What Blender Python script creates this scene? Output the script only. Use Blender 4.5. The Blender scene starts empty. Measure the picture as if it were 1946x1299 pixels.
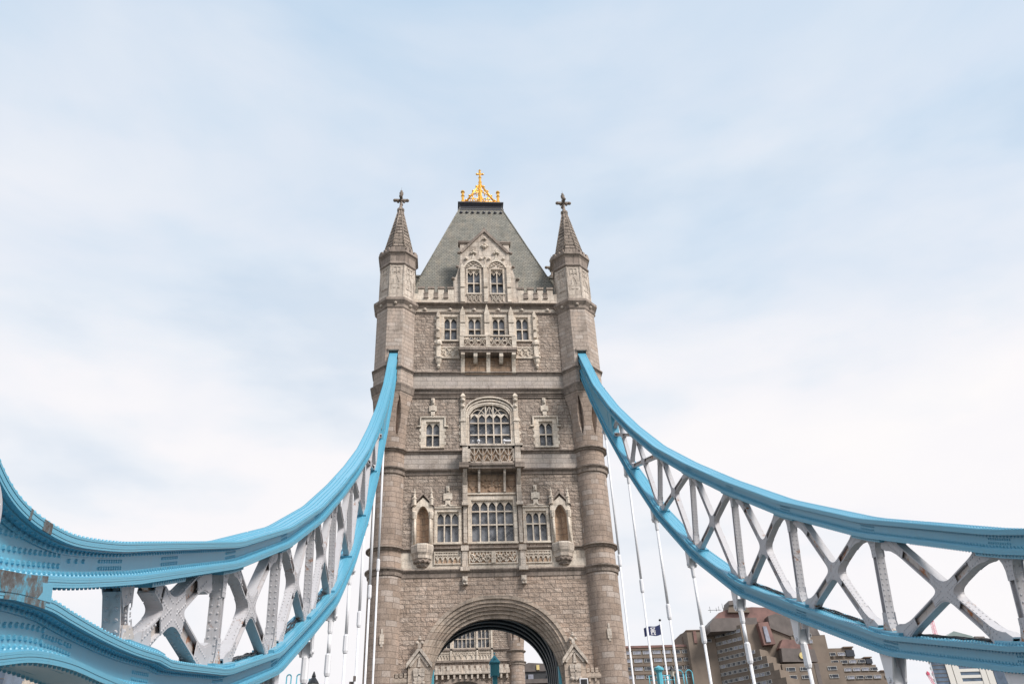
import bpy, math, random
from mathutils import Vector, noise
random.seed(7)
S = bpy.context.scene
COL = S.collection
R = math.radians
PI = math.pi

# ------------------------------------------------------------------ camera
cam_d = bpy.data.cameras.new('camera'); cam = bpy.data.objects.new('camera', cam_d); COL.objects.link(cam)
PITCH, YAW, ROLL = R(32.55), R(5.557), R(-2.815)
fw = Vector((math.sin(YAW)*math.cos(PITCH), math.cos(YAW)*math.cos(PITCH), math.sin(PITCH)))
rt = Vector((math.cos(YAW), -math.sin(YAW), 0)); up = rt.cross(fw)
r2 = math.cos(ROLL)*rt + math.sin(ROLL)*up; u2 = math.cos(ROLL)*up - math.sin(ROLL)*rt
from mathutils import Matrix
cam.matrix_world = Matrix(((r2.x, u2.x, -fw.x, -3.913), (r2.y, u2.y, -fw.y, 0), (r2.z, u2.z, -fw.z, 0), (0, 0, 0, 1)))
cam_d.sensor_width = 36; cam_d.lens = 1565.6/1946*36; cam_d.clip_end = 8000; cam_d.clip_start = 0.05
S.camera = cam

# ------------------------------------------------------------------ world: thin bright overcast over a pale blue sky
SUN_EL, SUN_AZ = R(44), R(133)      # azimuth clockwise from +Y: behind the camera, to the right
w = bpy.data.worlds.new('World'); S.world = w; w.use_nodes = True
nt = w.node_tree; nt.nodes.clear()
def N(nt, t, **kw):
    n = nt.nodes.new(t)
    for k, v in kw.items(): setattr(n, k, v)
    return n
def ramp(nt, fac, stops, interp='LINEAR'):
    n = N(nt, 'ShaderNodeValToRGB'); n.color_ramp.interpolation = interp
    e = n.color_ramp.elements
    while len(e) < len(stops): e.new(0.5)
    for i, (p, c) in enumerate(stops): e[i].position = p; e[i].color = (c[0], c[1], c[2], 1)
    nt.links.new(fac, n.inputs['Fac']); return n.outputs['Color']
def mathn(nt, op, a, b=None, c=None, clamp=False):
    n = N(nt, 'ShaderNodeMath', operation=op); n.use_clamp = clamp
    for i, x in enumerate((a, b, c)):
        if x is None: continue
        if isinstance(x, (int, float)): n.inputs[i].default_value = x
        else: nt.links.new(x, n.inputs[i])
    return n.outputs[0]
def mixc(nt, fac, a, b, mode='MIX'):
    n = N(nt, 'ShaderNodeMix', data_type='RGBA', blend_type=mode)
    for s, x in ((n.inputs['Factor'], fac), (n.inputs['A'], a), (n.inputs['B'], b)):
        if isinstance(x, (int, float)): s.default_value = x
        elif isinstance(x, tuple): s.default_value = (x[0], x[1], x[2], 1)
        else: nt.links.new(x, s)
    return n.outputs['Result']
sky = N(nt, 'ShaderNodeTexSky', sky_type='NISHITA', sun_disc=False, sun_elevation=SUN_EL, sun_rotation=SUN_AZ, air_density=1.0, dust_density=1.5, ozone_density=1.5)
tc = N(nt, 'ShaderNodeTexCoord')
sep = N(nt, 'ShaderNodeSeparateXYZ'); nt.links.new(tc.outputs['Generated'], sep.inputs[0])
mp = N(nt, 'ShaderNodeMapping'); mp.inputs['Scale'].default_value = (1.0, 1.0, 2.6); nt.links.new(tc.outputs['Generated'], mp.inputs[0])
n1 = N(nt, 'ShaderNodeTexNoise'); n1.inputs['Scale'].default_value = 2.1; n1.inputs['Detail'].default_value = 6; n1.inputs['Roughness'].default_value = .5; n1.inputs['Distortion'].default_value = .5
nt.links.new(mp.outputs[0], n1.inputs['Vector'])
# cloud cover: full low down, thinning towards the zenith
cov = mathn(nt, 'ADD', mathn(nt, 'MULTIPLY', n1.outputs['Fac'], 1.1), mathn(nt, 'MULTIPLY', sep.outputs['Z'], -1.9))
covf = mathn(nt, 'MULTIPLY_ADD', cov, 1.0, 1.22, clamp=True)
n2 = N(nt, 'ShaderNodeTexNoise'); n2.inputs['Scale'].default_value = 3.2; n2.inputs['Detail'].default_value = 5; n2.inputs['Roughness'].default_value = .5
nt.links.new(mp.outputs[0], n2.inputs['Vector'])
cl = ramp(nt, n2.outputs['Fac'], [(.30, (.60, .65, .72)), (.42, (.71, .73, .77)), (.52, (.78, .765, .785)), (.75, (.81, .79, .79))])
skb = mixc(nt, 1.0, sky.outputs[0], (.112, .112, .112), 'MULTIPLY')
thin = mixc(nt, .8, skb, (.42, .60, .78))
allc = mixc(nt, covf, thin, cl)
bg = N(nt, 'ShaderNodeBackground'); bg.inputs['Strength'].default_value = 1.0
nt.links.new(allc, bg.inputs['Color'])
out = N(nt, 'ShaderNodeOutputWorld'); nt.links.new(bg.outputs[0], out.inputs[0])

sd = bpy.data.lights.new('sun', 'SUN'); sd.energy = 3.6; sd.angle = R(18); sd.color = (1.0, .94, .875)
sun = bpy.data.objects.new('sun', sd); COL.objects.link(sun)
dirv = Vector((math.sin(SUN_AZ)*math.cos(SUN_EL), math.cos(SUN_AZ)*math.cos(SUN_EL), math.sin(SUN_EL)))
sun.rotation_euler = dirv.to_track_quat('Z', 'Y').to_euler()
S.view_settings.view_transform = 'Standard'; S.view_settings.look = 'None'; S.view_settings.gamma = 1
S.view_settings.exposure = 0.3
S.render.film_transparent = False

# ------------------------------------------------------------------ materials
MATS = {}
def newmat(name):
    m = bpy.data.materials.new(name); m.use_nodes = True; MATS[name] = m
    nt = m.node_tree; b = nt.nodes['Principled BSDF']; return m, nt, b
def noisen(nt, scale, detail=4, rough=.55, vec=None, dist=0):
    n = N(nt, 'ShaderNodeTexNoise'); n.inputs['Scale'].default_value = scale; n.inputs['Detail'].default_value = detail
    n.inputs['Roughness'].default_value = rough; n.inputs['Distortion'].default_value = dist
    if vec is not None: nt.links.new(vec, n.inputs['Vector'])
    return n.outputs['Fac']
def bump(nt, b, h, dist, strength=1.0):
    n = N(nt, 'ShaderNodeBump'); n.inputs['Distance'].default_value = dist; n.inputs['Strength'].default_value = strength
    nt.links.new(h, n.inputs['Height']); nt.links.new(n.outputs[0], b.inputs['Normal'])
def masonry(name, c1, c2, c3, bw, bh, mortar=.018, mcol=(.13, .11, .10), rockface=0.0, stain=.35, tint=(.5, .5, .5)):
    m, nt, b = newmat(name)
    uv = N(nt, 'ShaderNodeUVMap'); obj = N(nt, 'ShaderNodeTexCoord').outputs['Object']
    wob = N(nt, 'ShaderNodeTexNoise'); wob.inputs['Scale'].default_value = 2.5; wob.inputs['Detail'].default_value = 3
    nt.links.new(uv.outputs[0], wob.inputs['Vector'])
    off = N(nt, 'ShaderNodeVectorMath', operation='MULTIPLY_ADD'); nt.links.new(wob.outputs['Color'], off.inputs[0])
    k = .06 if rockface else .012
    off.inputs[1].default_value = (k, k, 0); nt.links.new(uv.outputs[0], off.inputs[2])
    br = N(nt, 'ShaderNodeTexBrick'); br.offset = .5; br.squash = .72; br.squash_frequency = 3
    for kk, vv in (('Scale', 1), ('Mortar Size', mortar), ('Mortar Smooth', .3), ('Bias', 0), ('Brick Width', bw), ('Row Height', bh)):
        br.inputs[kk].default_value = vv
    br.inputs['Color1'].default_value = (0, 0, 0, 1); br.inputs['Color2'].default_value = (1, 1, 1, 1); br.inputs['Mortar'].default_value = (.5, .5, .5, 1)
    nt.links.new(off.outputs[0], br.inputs['Vector'])
    # second, larger brick lookup breaks the two-tone pattern into several tones
    per = ramp(nt, br.outputs['Color'], [(0, c1), (.35, c2), (.72, c1), (.9, c3), (1, c3)])
    big = noisen(nt, .35, 5, .6, obj); col = mixc(nt, mathn(nt, 'MULTIPLY', big, .6), per, c2)
    col = mixc(nt, 1.0, col, ramp(nt, noisen(nt, .55, 6, .7, obj, .6), [(.32, (.70, .68, .66)), (.5, (1, 1, 1)), (.68, (1.14, 1.10, 1.07))]), 'MULTIPLY')
    fine = noisen(nt, 9, 6, .65, obj)
    fr = ramp(nt, fine, [(.3, (.66, .66, .66)), (.55, (1, 1, 1)), (.75, (1.12, 1.1, 1.08))])
    col = mixc(nt, 1.0, col, fr, 'MULTIPLY')
    # rain streaks: noise stretched along z
    mp = N(nt, 'ShaderNodeMapping'); mp.inputs['Scale'].default_value = (2.2, 2.2, .22); nt.links.new(obj, mp.inputs[0])
    st = noisen(nt, 1.3, 6, .68, mp.outputs[0], .3)
    sf = ramp(nt, st, [(.47, (0, 0, 0)), (.75, (1, 1, 1))])
    col = mixc(nt, mathn(nt, 'MULTIPLY', sf, stain), col, (.115, .095, .082))
    col = mixc(nt, mathn(nt, 'MULTIPLY', br.outputs['Fac'], .75), col, mcol)
    nt.links.new(col, b.inputs['Base Color']); b.inputs['Roughness'].default_value = .9
    h = mathn(nt, 'SUBTRACT', mathn(nt, 'MULTIPLY', fine, .35), br.outputs['Fac'])
    if rockface:
        rk = noisen(nt, 2.2, 5, .6, obj, .4); h = mathn(nt, 'ADD', h, mathn(nt, 'MULTIPLY', rk, 5.0))
        bump(nt, b, h, rockface)
    else: bump(nt, b, h, .03)
    return m
masonry('rock_faced', (.345, .272, .222), (.42, .345, .29), (.48, .405, .345), .80, .31, rockface=.07, stain=.5)
masonry('rock_faced_low', (.38, .285, .225), (.46, .365, .30), (.52, .43, .365), .86, .33, rockface=.05, stain=.35)
masonry('ashlar', (.38, .305, .255), (.44, .37, .32), (.49, .43, .385), 1.05, .42, stain=.35, mcol=(.22, .18, .155))
masonry('ashlar_brown', (.32, .245, .195), (.38, .30, .25), (.46, .40, .36), .95, .44, stain=.4, mcol=(.19, .15, .125))
masonry('ashlar_grey', (.42, .37, .33), (.49, .43, .385), (.45, .40, .37), 1.1, .44, stain=.3, mcol=(.26, .22, .2))
masonry('pale_stone', (.64, .555, .465), (.71, .635, .545), (.55, .46, .375), 1.3, .62, mortar=.01, mcol=(.48, .41, .34), stain=.42)
masonry('pale_weathered', (.55, .475, .405), (.62, .55, .48), (.45, .38, .32), 1.2, .55, mortar=.012, mcol=(.3, .25, .21), stain=.75)
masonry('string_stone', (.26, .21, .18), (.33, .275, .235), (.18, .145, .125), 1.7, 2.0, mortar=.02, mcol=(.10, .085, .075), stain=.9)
masonry('arch_stone', (.42, .34, .275), (.50, .42, .35), (.37, .29, .235), 40, .5, mortar=.02, mcol=(.2, .16, .13), stain=.7)
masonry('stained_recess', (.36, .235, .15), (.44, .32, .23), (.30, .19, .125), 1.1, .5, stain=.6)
masonry('spire_stone', (.37, .31, .26), (.30, .245, .205), (.44, .37, .31), .8, .42, mortar=.05, mcol=(.08, .07, .06), stain=1.0)
# slates
m, nt, b = newmat('slate')
uv = N(nt, 'ShaderNodeUVMap'); br = N(nt, 'ShaderNodeTexBrick'); br.offset = .5
for kk, vv in (('Scale', 1), ('Mortar Size', .022), ('Mortar Smooth', .2), ('Brick Width', .34), ('Row Height', .24)): br.inputs[kk].default_value = vv
br.inputs['Color1'].default_value = (0, 0, 0, 1); br.inputs['Color2'].default_value = (1, 1, 1, 1); nt.links.new(uv.outputs[0], br.inputs['Vector'])
obj = N(nt, 'ShaderNodeTexCoord').outputs['Object']
col = ramp(nt, br.outputs['Color'], [(0, (.19, .182, .158)), (.5, (.235, .225, .195)), (1, (.28, .265, .23))])
col = mixc(nt, mathn(nt, 'MULTIPLY', noisen(nt, .5, 6, .6, obj), .4), col, (.175, .175, .15))
mp = N(nt, 'ShaderNodeMapping'); mp.inputs['Scale'].default_value = (1.6, 1.6, .2); nt.links.new(obj, mp.inputs[0])
col = mixc(nt, mathn(nt, 'MULTIPLY', ramp(nt, noisen(nt, 1.2, 6, .65, mp.outputs[0]), [(.46, (0, 0, 0)), (.68, (1, 1, 1))]), .5), col, (.30, .25, .19))
col = mixc(nt, 1.0, col, ramp(nt, noisen(nt, .8, 6, .7, obj, .5), [(.32, (.68, .70, .68)), (.52, (1, 1, 1)), (.7, (1.2, 1.17, 1.1))]), 'MULTIPLY')
col = mixc(nt, mathn(nt, 'MULTIPLY', br.outputs['Fac'], .7), col, (.05, .055, .05))
nt.links.new(col, b.inputs['Base Color']); b.inputs['Roughness'].default_value = .7
bump(nt, b, mathn(nt, 'SUBTRACT', noisen(nt, 12, 3, .5, obj), br.outputs['Fac']), .03)
def paint(name, base, chips=(.10, .045, .02), thr=.66, rough=.38, dirt=(.5, .5, .5), dirtamt=.15, joints=False):
    m, nt, b = newmat(name)
    obj = N(nt, 'ShaderNodeTexCoord').outputs['Object']
    n = noisen(nt, 1.1, 6, .7, obj, .2); n2 = noisen(nt, 6, 5, .7, obj)
    c = mixc(nt, mathn(nt, 'MULTIPLY', n2, dirtamt*2), base, tuple(base[i]*dirt[i]*1.3 for i in range(3)))
    mp = N(nt, 'ShaderNodeMapping'); mp.inputs['Scale'].default_value = (6, 6, .9); nt.links.new(obj, mp.inputs[0])
    st = noisen(nt, 1.6, 5, .65, mp.outputs[0])
    c = mixc(nt, mathn(nt, 'MULTIPLY', ramp(nt, st, [(.56, (0, 0, 0)), (.8, (1, 1, 1))]), dirtamt*2.6), c, (.17, .13, .10))
    fac = mathn(nt, 'MULTIPLY', ramp(nt, n, [(thr, (0, 0, 0)), (thr+.05, (1, 1, 1))]), ramp(nt, n2, [(.46, (0, 0, 0)), (.56, (1, 1, 1))]))
    c = mixc(nt, fac, c, chips)
    nt.links.new(c, b.inputs['Base Color']); b.inputs['Roughness'].default_value = rough
    bump(nt, b, mathn(nt, 'SUBTRACT', mathn(nt, 'MULTIPLY', n2, .3), fac), .006)
    return m
paint('blue_paint', (.11, .37, .515), thr=.72, dirtamt=.09, rough=.36)
MATS['blue_paint'].node_tree.nodes['Principled BSDF'].inputs['Coat Weight'].default_value = .2; MATS['blue_paint'].node_tree.nodes['Principled BSDF'].inputs['Coat Roughness'].default_value = .18
paint('blue_paint_stained', (.15, .33, .41), chips=(.07, .05, .04), thr=.52, dirtamt=.34, rough=.6)
m, nt, b = newmat('grime')
obj = N(nt, 'ShaderNodeTexCoord').outputs['Object']
mp = N(nt, 'ShaderNodeMapping'); mp.inputs['Scale'].default_value = (1, 1.0, .8); nt.links.new(obj, mp.inputs[0])
f = mathn(nt, 'MULTIPLY_ADD', noisen(nt, 3.2, 8, .8, mp.outputs[0]), .8, mathn(nt, 'MULTIPLY', noisen(nt, 14, 6, .75, obj), .35))
nt.links.new(ramp(nt, f, [(.38, (.03, .026, .024)), (.50, (.075, .065, .06)), (.58, (.12, .13, .135)), (.64, (.10, .25, .33)), (.72, (.095, .385, .56))]), b.inputs['Base Color']); b.inputs['Roughness'].default_value = .7
paint('blue_deep', (.05, .26, .44), thr=.8, dirtamt=.12)
paint('white_paint', (.50, .49, .51), chips=(.26, .11, .045), thr=.60, dirtamt=.24, rough=.55)
paint('white_rusty', (.52, .47, .44), chips=(.34, .12, .035), thr=.5, dirtamt=.3, rough=.6)
paint('rod_white', (.72, .72, .75), chips=(.4, .3, .25), thr=.82, dirtamt=.06, rough=.4)
paint('lead_dark', (.05, .052, .07), thr=.9, dirtamt=.25, rough=.5)
paint('teal_paint', (.10, .43, .55), thr=.8, dirtamt=.12)
paint('black_iron', (.015, .015, .017), thr=.9, dirtamt=.1)
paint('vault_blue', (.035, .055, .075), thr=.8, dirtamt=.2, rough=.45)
paint('rib_edge', (.34, .38, .42), thr=.85, dirtamt=.2, rough=.4)
paint('crane_red', (.62, .10, .17), thr=.9, dirtamt=.05)
m, nt, b = newmat('gold'); b.inputs['Base Color'].default_value = (.95, .58, .13, 1); b.inputs['Metallic'].default_value = .75; b.inputs['Roughness'].default_value = .38
obj = N(nt, 'ShaderNodeTexCoord').outputs['Object']
nt.links.new(mixc(nt, ramp(nt, noisen(nt, 3.5, 4, .6, obj), [(.56, (0, 0, 0)), (.72, (1, 1, 1))]), (.86, .47, .09), (.36, .16, .05)), b.inputs['Base Color'])
def glassm(name, c1, c2, rough=.12):
    m, nt, b = newmat(name)
    obj = N(nt, 'ShaderNodeTexCoord').outputs['Object']
    ck = N(nt, 'ShaderNodeTexBrick'); ck.inputs['Scale'].default_value = 1; ck.inputs['Brick Width'].default_value = .30; ck.inputs['Row Height'].default_value = .30
    ck.inputs['Mortar Size'].default_value = .02; ck.offset = 0
    mp = N(nt, 'ShaderNodeMapping'); mp.inputs['Rotation'].default_value = (0, 0, R(45)); nt.links.new(N(nt, 'ShaderNodeUVMap').outputs[0], mp.inputs[0]); nt.links.new(mp.outputs[0], ck.inputs['Vector'])
    n = noisen(nt, 1.2, 3, .5, obj)
    c = ramp(nt, n, [(.35, c1), (.62, c2)])
    c = mixc(nt, mathn(nt, 'MULTIPLY', ck.outputs['Fac'], .5), c, (.25, .25, .25))
    nt.links.new(c, b.inputs['Base Color']); b.inputs['Roughness'].default_value = rough; b.inputs['IOR'].default_value = 1.5
    bump(nt, b, noisen(nt, 3, 2, .5, obj), .03)
glassm('leaded_glass', (.025, .03, .04), (.21, .22, .245))
def plain(name, c, rough=.6, metallic=0, var=.25, scale=2):
    m, nt, b = newmat(name)
    obj = N(nt, 'ShaderNodeTexCoord').outputs['Object']
    f = ramp(nt, noisen(nt, scale, 5, .6, obj), [(.3, (1-var,)*3), (.7, (1+var*.4,)*3)])
    nt.links.new(mixc(nt, 1.0, c, f, 'MULTIPLY'), b.inputs['Base Color']); b.inputs['Roughness'].default_value = rough; b.inputs['Metallic'].default_value = metallic
plain('hotel_brick', (.195, .155, .125), .85, var=.25, scale=.25)
plain('hotel_brick_dark', (.17, .115, .085), .85, var=.3, scale=.3)
plain('copper_roof', (.21, .11, .095), .5, var=.4, scale=.4)
plain('hotel_grey_cladding', (.13, .108, .10), .5, var=.35, scale=.5)
plain('window_glass_dark', (.045, .05, .065), .1, var=.5, scale=.4)
plain('window_glass_pale', (.30, .31, .37), .12, var=.5, scale=.5)
plain('window_frame', (.58, .58, .57), .5)
plain('dark_steel', (.035, .036, .04), .5)
plain('glass_roof_green', (.23, .29, .28), .2, var=.3, scale=.1)
plain('tower_glass', (.10, .14, .20), .12, var=.6, scale=.12)
plain('white_cladding', (.62, .60, .56), .5, var=.1)
plain('road', (.05, .05, .052), .9, scale=8)
plain('paving', (.15, .145, .135), .9, scale=3)
plain('river_water', (.10, .095, .07), .12, var=.3, scale=.2)
plain('bank_ground', (.16, .15, .13), .9, scale=.05)
plain('flag_blue', (.016, .026, .10), .8)
plain('flag_white', (.7, .7, .72), .8)
plain('clock_gold', (.72, .58, .25), .4)
plain('lamp_glass', (.5, .48, .42), .15)

# ------------------------------------------------------------------ mesh helpers
class MB:
    def __init__(s): s.v = []; s.f = []; s.sm = []
    def add(s, vs, fs, smooth=False):
        n = len(s.v); s.v += [tuple(p) for p in vs]
        for f in fs: s.f.append(tuple(n+i for i in f)); s.sm.append(smooth)
        return s
    def box(s, x0, x1, y0, y1, z0, z1):
        if x0 > x1: x0, x1 = x1, x0
        if y0 > y1: y0, y1 = y1, y0
        if z0 > z1: z0, z1 = z1, z0
        return s.add([(x0,y0,z0),(x1,y0,z0),(x1,y1,z0),(x0,y1,z0),(x0,y0,z1),(x1,y0,z1),(x1,y1,z1),(x0,y1,z1)],
              [(0,3,2,1),(4,5,6,7),(0,1,5,4),(1,2,6,5),(2,3,7,6),(3,0,4,7)])
    def prism(s, pts, a, b, axis='y'):
        """extrude a 2-D polygon; axis y: pts are (x,z); axis x: pts are (y,z); axis z: pts (x,y)"""
        def P(p, d): return {'y': (p[0], d, p[1]), 'x': (d, p[0], p[1]), 'z': (p[0], p[1], d)}[axis]
        n = len(pts); area = sum(pts[i][0]*pts[(i+1)%n][1]-pts[(i+1)%n][0]*pts[i][1] for i in range(n))
        if area < 0: pts = pts[::-1]
        if a > b: a, b = b, a
        vs = [P(p, a) for p in pts]+[P(p, b) for p in pts]
        side = [(i, (i+1)%n, n+(i+1)%n, n+i) for i in range(n)]
        if axis == 'y': fs = [tuple(range(n)), tuple(range(2*n-1, n-1, -1))]+[(q[3], q[2], q[1], q[0]) for q in side]
        else: fs = [tuple(range(n-1, -1, -1)), tuple(range(n, 2*n))]+side
        return s.add(vs, fs)
    def ngon(s, cx, cy, prof, n=8, phase=None, smooth=False, cap=True):
        """lathe profile [(r,z)...] about a vertical axis; r is the apothem for low n"""
        if phase is None: phase = PI/n
        k = 1/math.cos(PI/n) if n <= 12 else 1
        vs = []; fs = []
        for r, z in prof:
            for i in range(n):
                a = phase+2*PI*i/n; vs.append((cx+r*k*math.cos(a), cy+r*k*math.sin(a), z))
        for j in range(len(prof)-1):
            for i in range(n): fs.append((j*n+i, j*n+(i+1)%n, (j+1)*n+(i+1)%n, (j+1)*n+i))
        s.add(vs, fs, smooth)
        if cap:
            s.add([], []); base = len(s.v)-len(vs)
            s.f.append(tuple(base+i for i in range(n-1, -1, -1))); s.sm.append(False)
            s.f.append(tuple(base+(len(prof)-1)*n+i for i in range(n))); s.sm.append(False)
        return s
    def tube(s, p, q, r, n=8, r2=None, smooth=True):
        p = Vector(p); q = Vector(q); d = (q-p).normalized(); r2 = r if r2 is None else r2
        a = d.orthogonal().normalized(); b = d.cross(a)
        vs = [p+(a*math.cos(2*PI*i/n)+b*math.sin(2*PI*i/n))*r for i in range(n)]+[q+(a*math.cos(2*PI*i/n)+b*math.sin(2*PI*i/n))*r2 for i in range(n)]
        s.add(vs, [(i, (i+1)%n, n+(i+1)%n, n+i) for i in range(n)], smooth)
        base = len(s.v)-2*n
        s.f += [tuple(base+i for i in range(n-1,-1,-1)), tuple(base+n+i for i in range(n))]; s.sm += [False, False]
        return s
    def ball(s, c, r, n=8, m=5, sz=1.0):
        prof = [(max(1e-3, r*math.sin(PI*j/m)), c[2]-r*sz*math.cos(PI*j/m)) for j in range(m+1)]
        return s.ngon(c[0], c[1], prof, n=max(n, 13) if n > 12 else n, smooth=True, cap=False)
    def rivet(s, p, nrm, r=.021, h=.018):
        nrm = Vector(nrm).normalized(); a = nrm.orthogonal().normalized(); b = nrm.cross(a); p = Vector(p)
        vs = [p+(a*math.cos(PI*i/3)+b*math.sin(PI*i/3))*r for i in range(6)]+[p+nrm*h*.75+(a*math.cos(PI*i/3)+b*math.sin(PI*i/3))*r*.6 for i in range(6)]
        s.add(vs, [(i, (i+1)%6, 6+(i+1)%6, 6+i) for i in range(6)]+[(6, 7, 8, 9, 10, 11)], False); return s
def link(o): COL.objects.link(o); return o
def build1(name, mb, mat, parent=None, cyl=None, label=None):
    me = bpy.data.meshes.new(name); off = parent_off(parent)
    me.from_pydata([(x-off[0], y-off[1], z-off[2]) for x, y, z in mb.v], [], mb.f)
    me.polygons.foreach_set('use_smooth', mb.sm)
    uvl = me.uv_layers.new(name='m'); d = uvl.data
    V = mb.v
    for p in me.polygons:
        n = p.normal; li = p.loop_start; vi = p.vertices
        if cyl and abs(n.z) < .8:
            cx, cy, rr = cyl; a0 = None
            for k, i in enumerate(vi):
                x, y, z = V[i]; a = math.atan2(y-cy, x-cx)
                if a0 is None: a0 = a
                if a-a0 > PI: a -= 2*PI
                if a-a0 < -PI: a += 2*PI
                d[li+k].uv = (a*rr, z)
        elif abs(n.z) > .9:
            for k, i in enumerate(vi): d[li+k].uv = (V[i][0], V[i][1])
        else:
            t = Vector((-n.y, n.x, 0)).normalized(); u = Vector((0, 0, 1)); u = (u-n*u.dot(n)).normalized()
            for k, i in enumerate(vi):
                q = Vector(V[i]); d[li+k].uv = (q.dot(t), q.dot(u))
    me.materials.append(MATS[mat]); o = bpy.data.objects.new(name, me); link(o)
    if parent: o.parent = parent
    if label: o['label'] = label
    return o
def clusters(mb, gap):
    """split a mesh into pieces that stand apart from one another by more than gap"""
    par = list(range(len(mb.v)))
    def fd(i):
        while par[i] != i: par[i] = par[par[i]]; i = par[i]
        return i
    for f in mb.f:
        a = fd(f[0])
        for k in f[1:]: par[fd(k)] = a
    comp = {}
    for i, f in enumerate(mb.f): comp.setdefault(fd(f[0]), []).append(i)
    items = []
    for fs in comp.values():
        vi = {k for i in fs for k in mb.f[i]}; P = [mb.v[k] for k in vi]
        items.append([fs, [min(q[j] for q in P)-gap/2 for j in range(3)], [max(q[j] for q in P)+gap/2 for j in range(3)]])
    done = False
    while not done:
        done = True; out = []
        for it in items:
            for o in out:
                if all(it[1][j] <= o[2][j] and o[1][j] <= it[2][j] for j in range(3)):
                    o[0] = o[0]+it[0]; o[1] = [min(a, b) for a, b in zip(o[1], it[1])]; o[2] = [max(a, b) for a, b in zip(o[2], it[2])]; done = False; break
            else: out.append(it)
        items = out
    res = []
    for fs, _, _ in items:
        m = MB(); mp_ = {}
        for i in sorted(fs):
            f = mb.f[i]
            for k in f:
                if k not in mp_: mp_[k] = len(m.v); m.v.append(mb.v[k])
            m.f.append(tuple(mp_[k] for k in f)); m.sm.append(mb.sm[i])
        res.append(m)
    return res
SEP = {'bracket', 'carved_panel', 'parapet', 'merlon_cap', 'gate_post', 'window_ornament', 'pilaster', 'boss', 'side_dormer', 'side_wall', 'gusset_plate', 'roof_boss', 'pierced_panel', 'node_plate', 'niche', 'window_surround', 'gable_carving', 'casement', 'upright', 'corbel', 'pale_band', 'roof_plant', 'aerial', 'tower_cap', 'east_glazing', 'east_coping', 'pier_foundation', 'gable_wall', 'coping', 'window_band', 'little_balcony', 'cresting', 'slab', 'balustrade', 'pavement', 'front_wall', 'back_wall', 'carved_relief', 'arch_wall', 'vault', 'glass_wing', 'centre_wall', 'east_wall'}
def build(name, mb, mat, parent=None, cyl=None, label=None):
    if name in SEP and parent is not None:
        cs = clusters(mb, .05 if name == 'gable_carving' else .12)
        if len(cs) > 1:
            r = [build1(name, m, mat, parent, cyl, label) for m in cs]; return r[0]
    return build1(name, mb, mat, parent, cyl, label)
def parent_off(p):
    x = y = z = 0
    while p is not None: x += p.location.x; y += p.location.y; z += p.location.z; p = p.parent
    return (x, y, z)
def thing(name, label, cat, loc=(0, 0, 0), group=None):
    o = bpy.data.objects.new(name, None); link(o); o.location = loc; o.empty_display_size = .3
    o['label'] = label; o['category'] = cat
    if group: o['group'] = group
    return o
def tag(o, label, cat, group=None):
    o['label'] = label; o['category'] = cat
    if group: o['group'] = group
    return o
def struct(name, mb, mat):
    o = build(name, mb, mat); o['kind'] = 'structure'; return o
def copy_tree(o, parent=None, loc=None):
    c = o.copy(); link(c); c.parent = parent
    if loc is not None: c.location = loc
    for ch in list(o.children): copy_tree(ch, c)
    return c

ROAD = -1.65
# ------------------------------------------------------------------ setting
struct('river', MB().add([(-3000, -2500, -10), (3000, -2500, -10), (3000, 5000, -10), (-3000, 5000, -10)], [(0, 1, 2, 3)]), 'river_water')
struct('north_bank', MB().box(-3000, 3000, 190, 5000, -14, -6), 'bank_ground')
struct('road', MB().box(-5.3, 5.3, -40, 170, ROAD-.5, ROAD), 'road')
struct('pavement', MB().box(-9.4, -5.3, -40, 62, ROAD-.5, ROAD+.13).box(5.3, 9.4, -40, 62, ROAD-.5, ROAD+.13).box(-9.4, -5.3, 78, 138, ROAD-.5, ROAD+.13).box(5.3, 9.4, 78, 138, ROAD-.5, ROAD+.13), 'paving')
struct('bridge_deck', MB().box(-9.4, 9.4, -40, 190, ROAD-1.6, ROAD-.5), 'blue_deep')
struct('pier_foundation', MB().box(-16, 16, 58, 82, -12, ROAD-.02).box(-16, 16, 136, 158, -12, ROAD-.02), 'ashlar_grey')
struct('road_markings', MB().box(-.06, .06, -40, 170, ROAD, ROAD+.004), 'white_paint')
for s in (-1, 1):
    t = thing('parapet', '%s painted iron parapet along the %s footway' % (('blue and white', 'left') if s < 0 else ('blue and white', 'right')), 'parapet', (s*9.2, 0, ROAD))
    mb = MB(); mb.box(s*9.1, s*9.3, -40, 62, ROAD+1.0, ROAD+1.14); mb.box(s*9.1, s*9.3, -40, 62, ROAD+.1, ROAD+.3); build('rail', mb, 'blue_paint', t)
    mb = MB()
    for i in range(68): mb.box(s*9.13, s*9.27, -39+i*1.5, -38.8+i*1.5, ROAD+.28, ROAD+1.02)
    mb.box(s*9.18, s*9.22, -40, 62, ROAD+.3, ROAD+1.0); build('panel', mb, 'white_paint', t)

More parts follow.
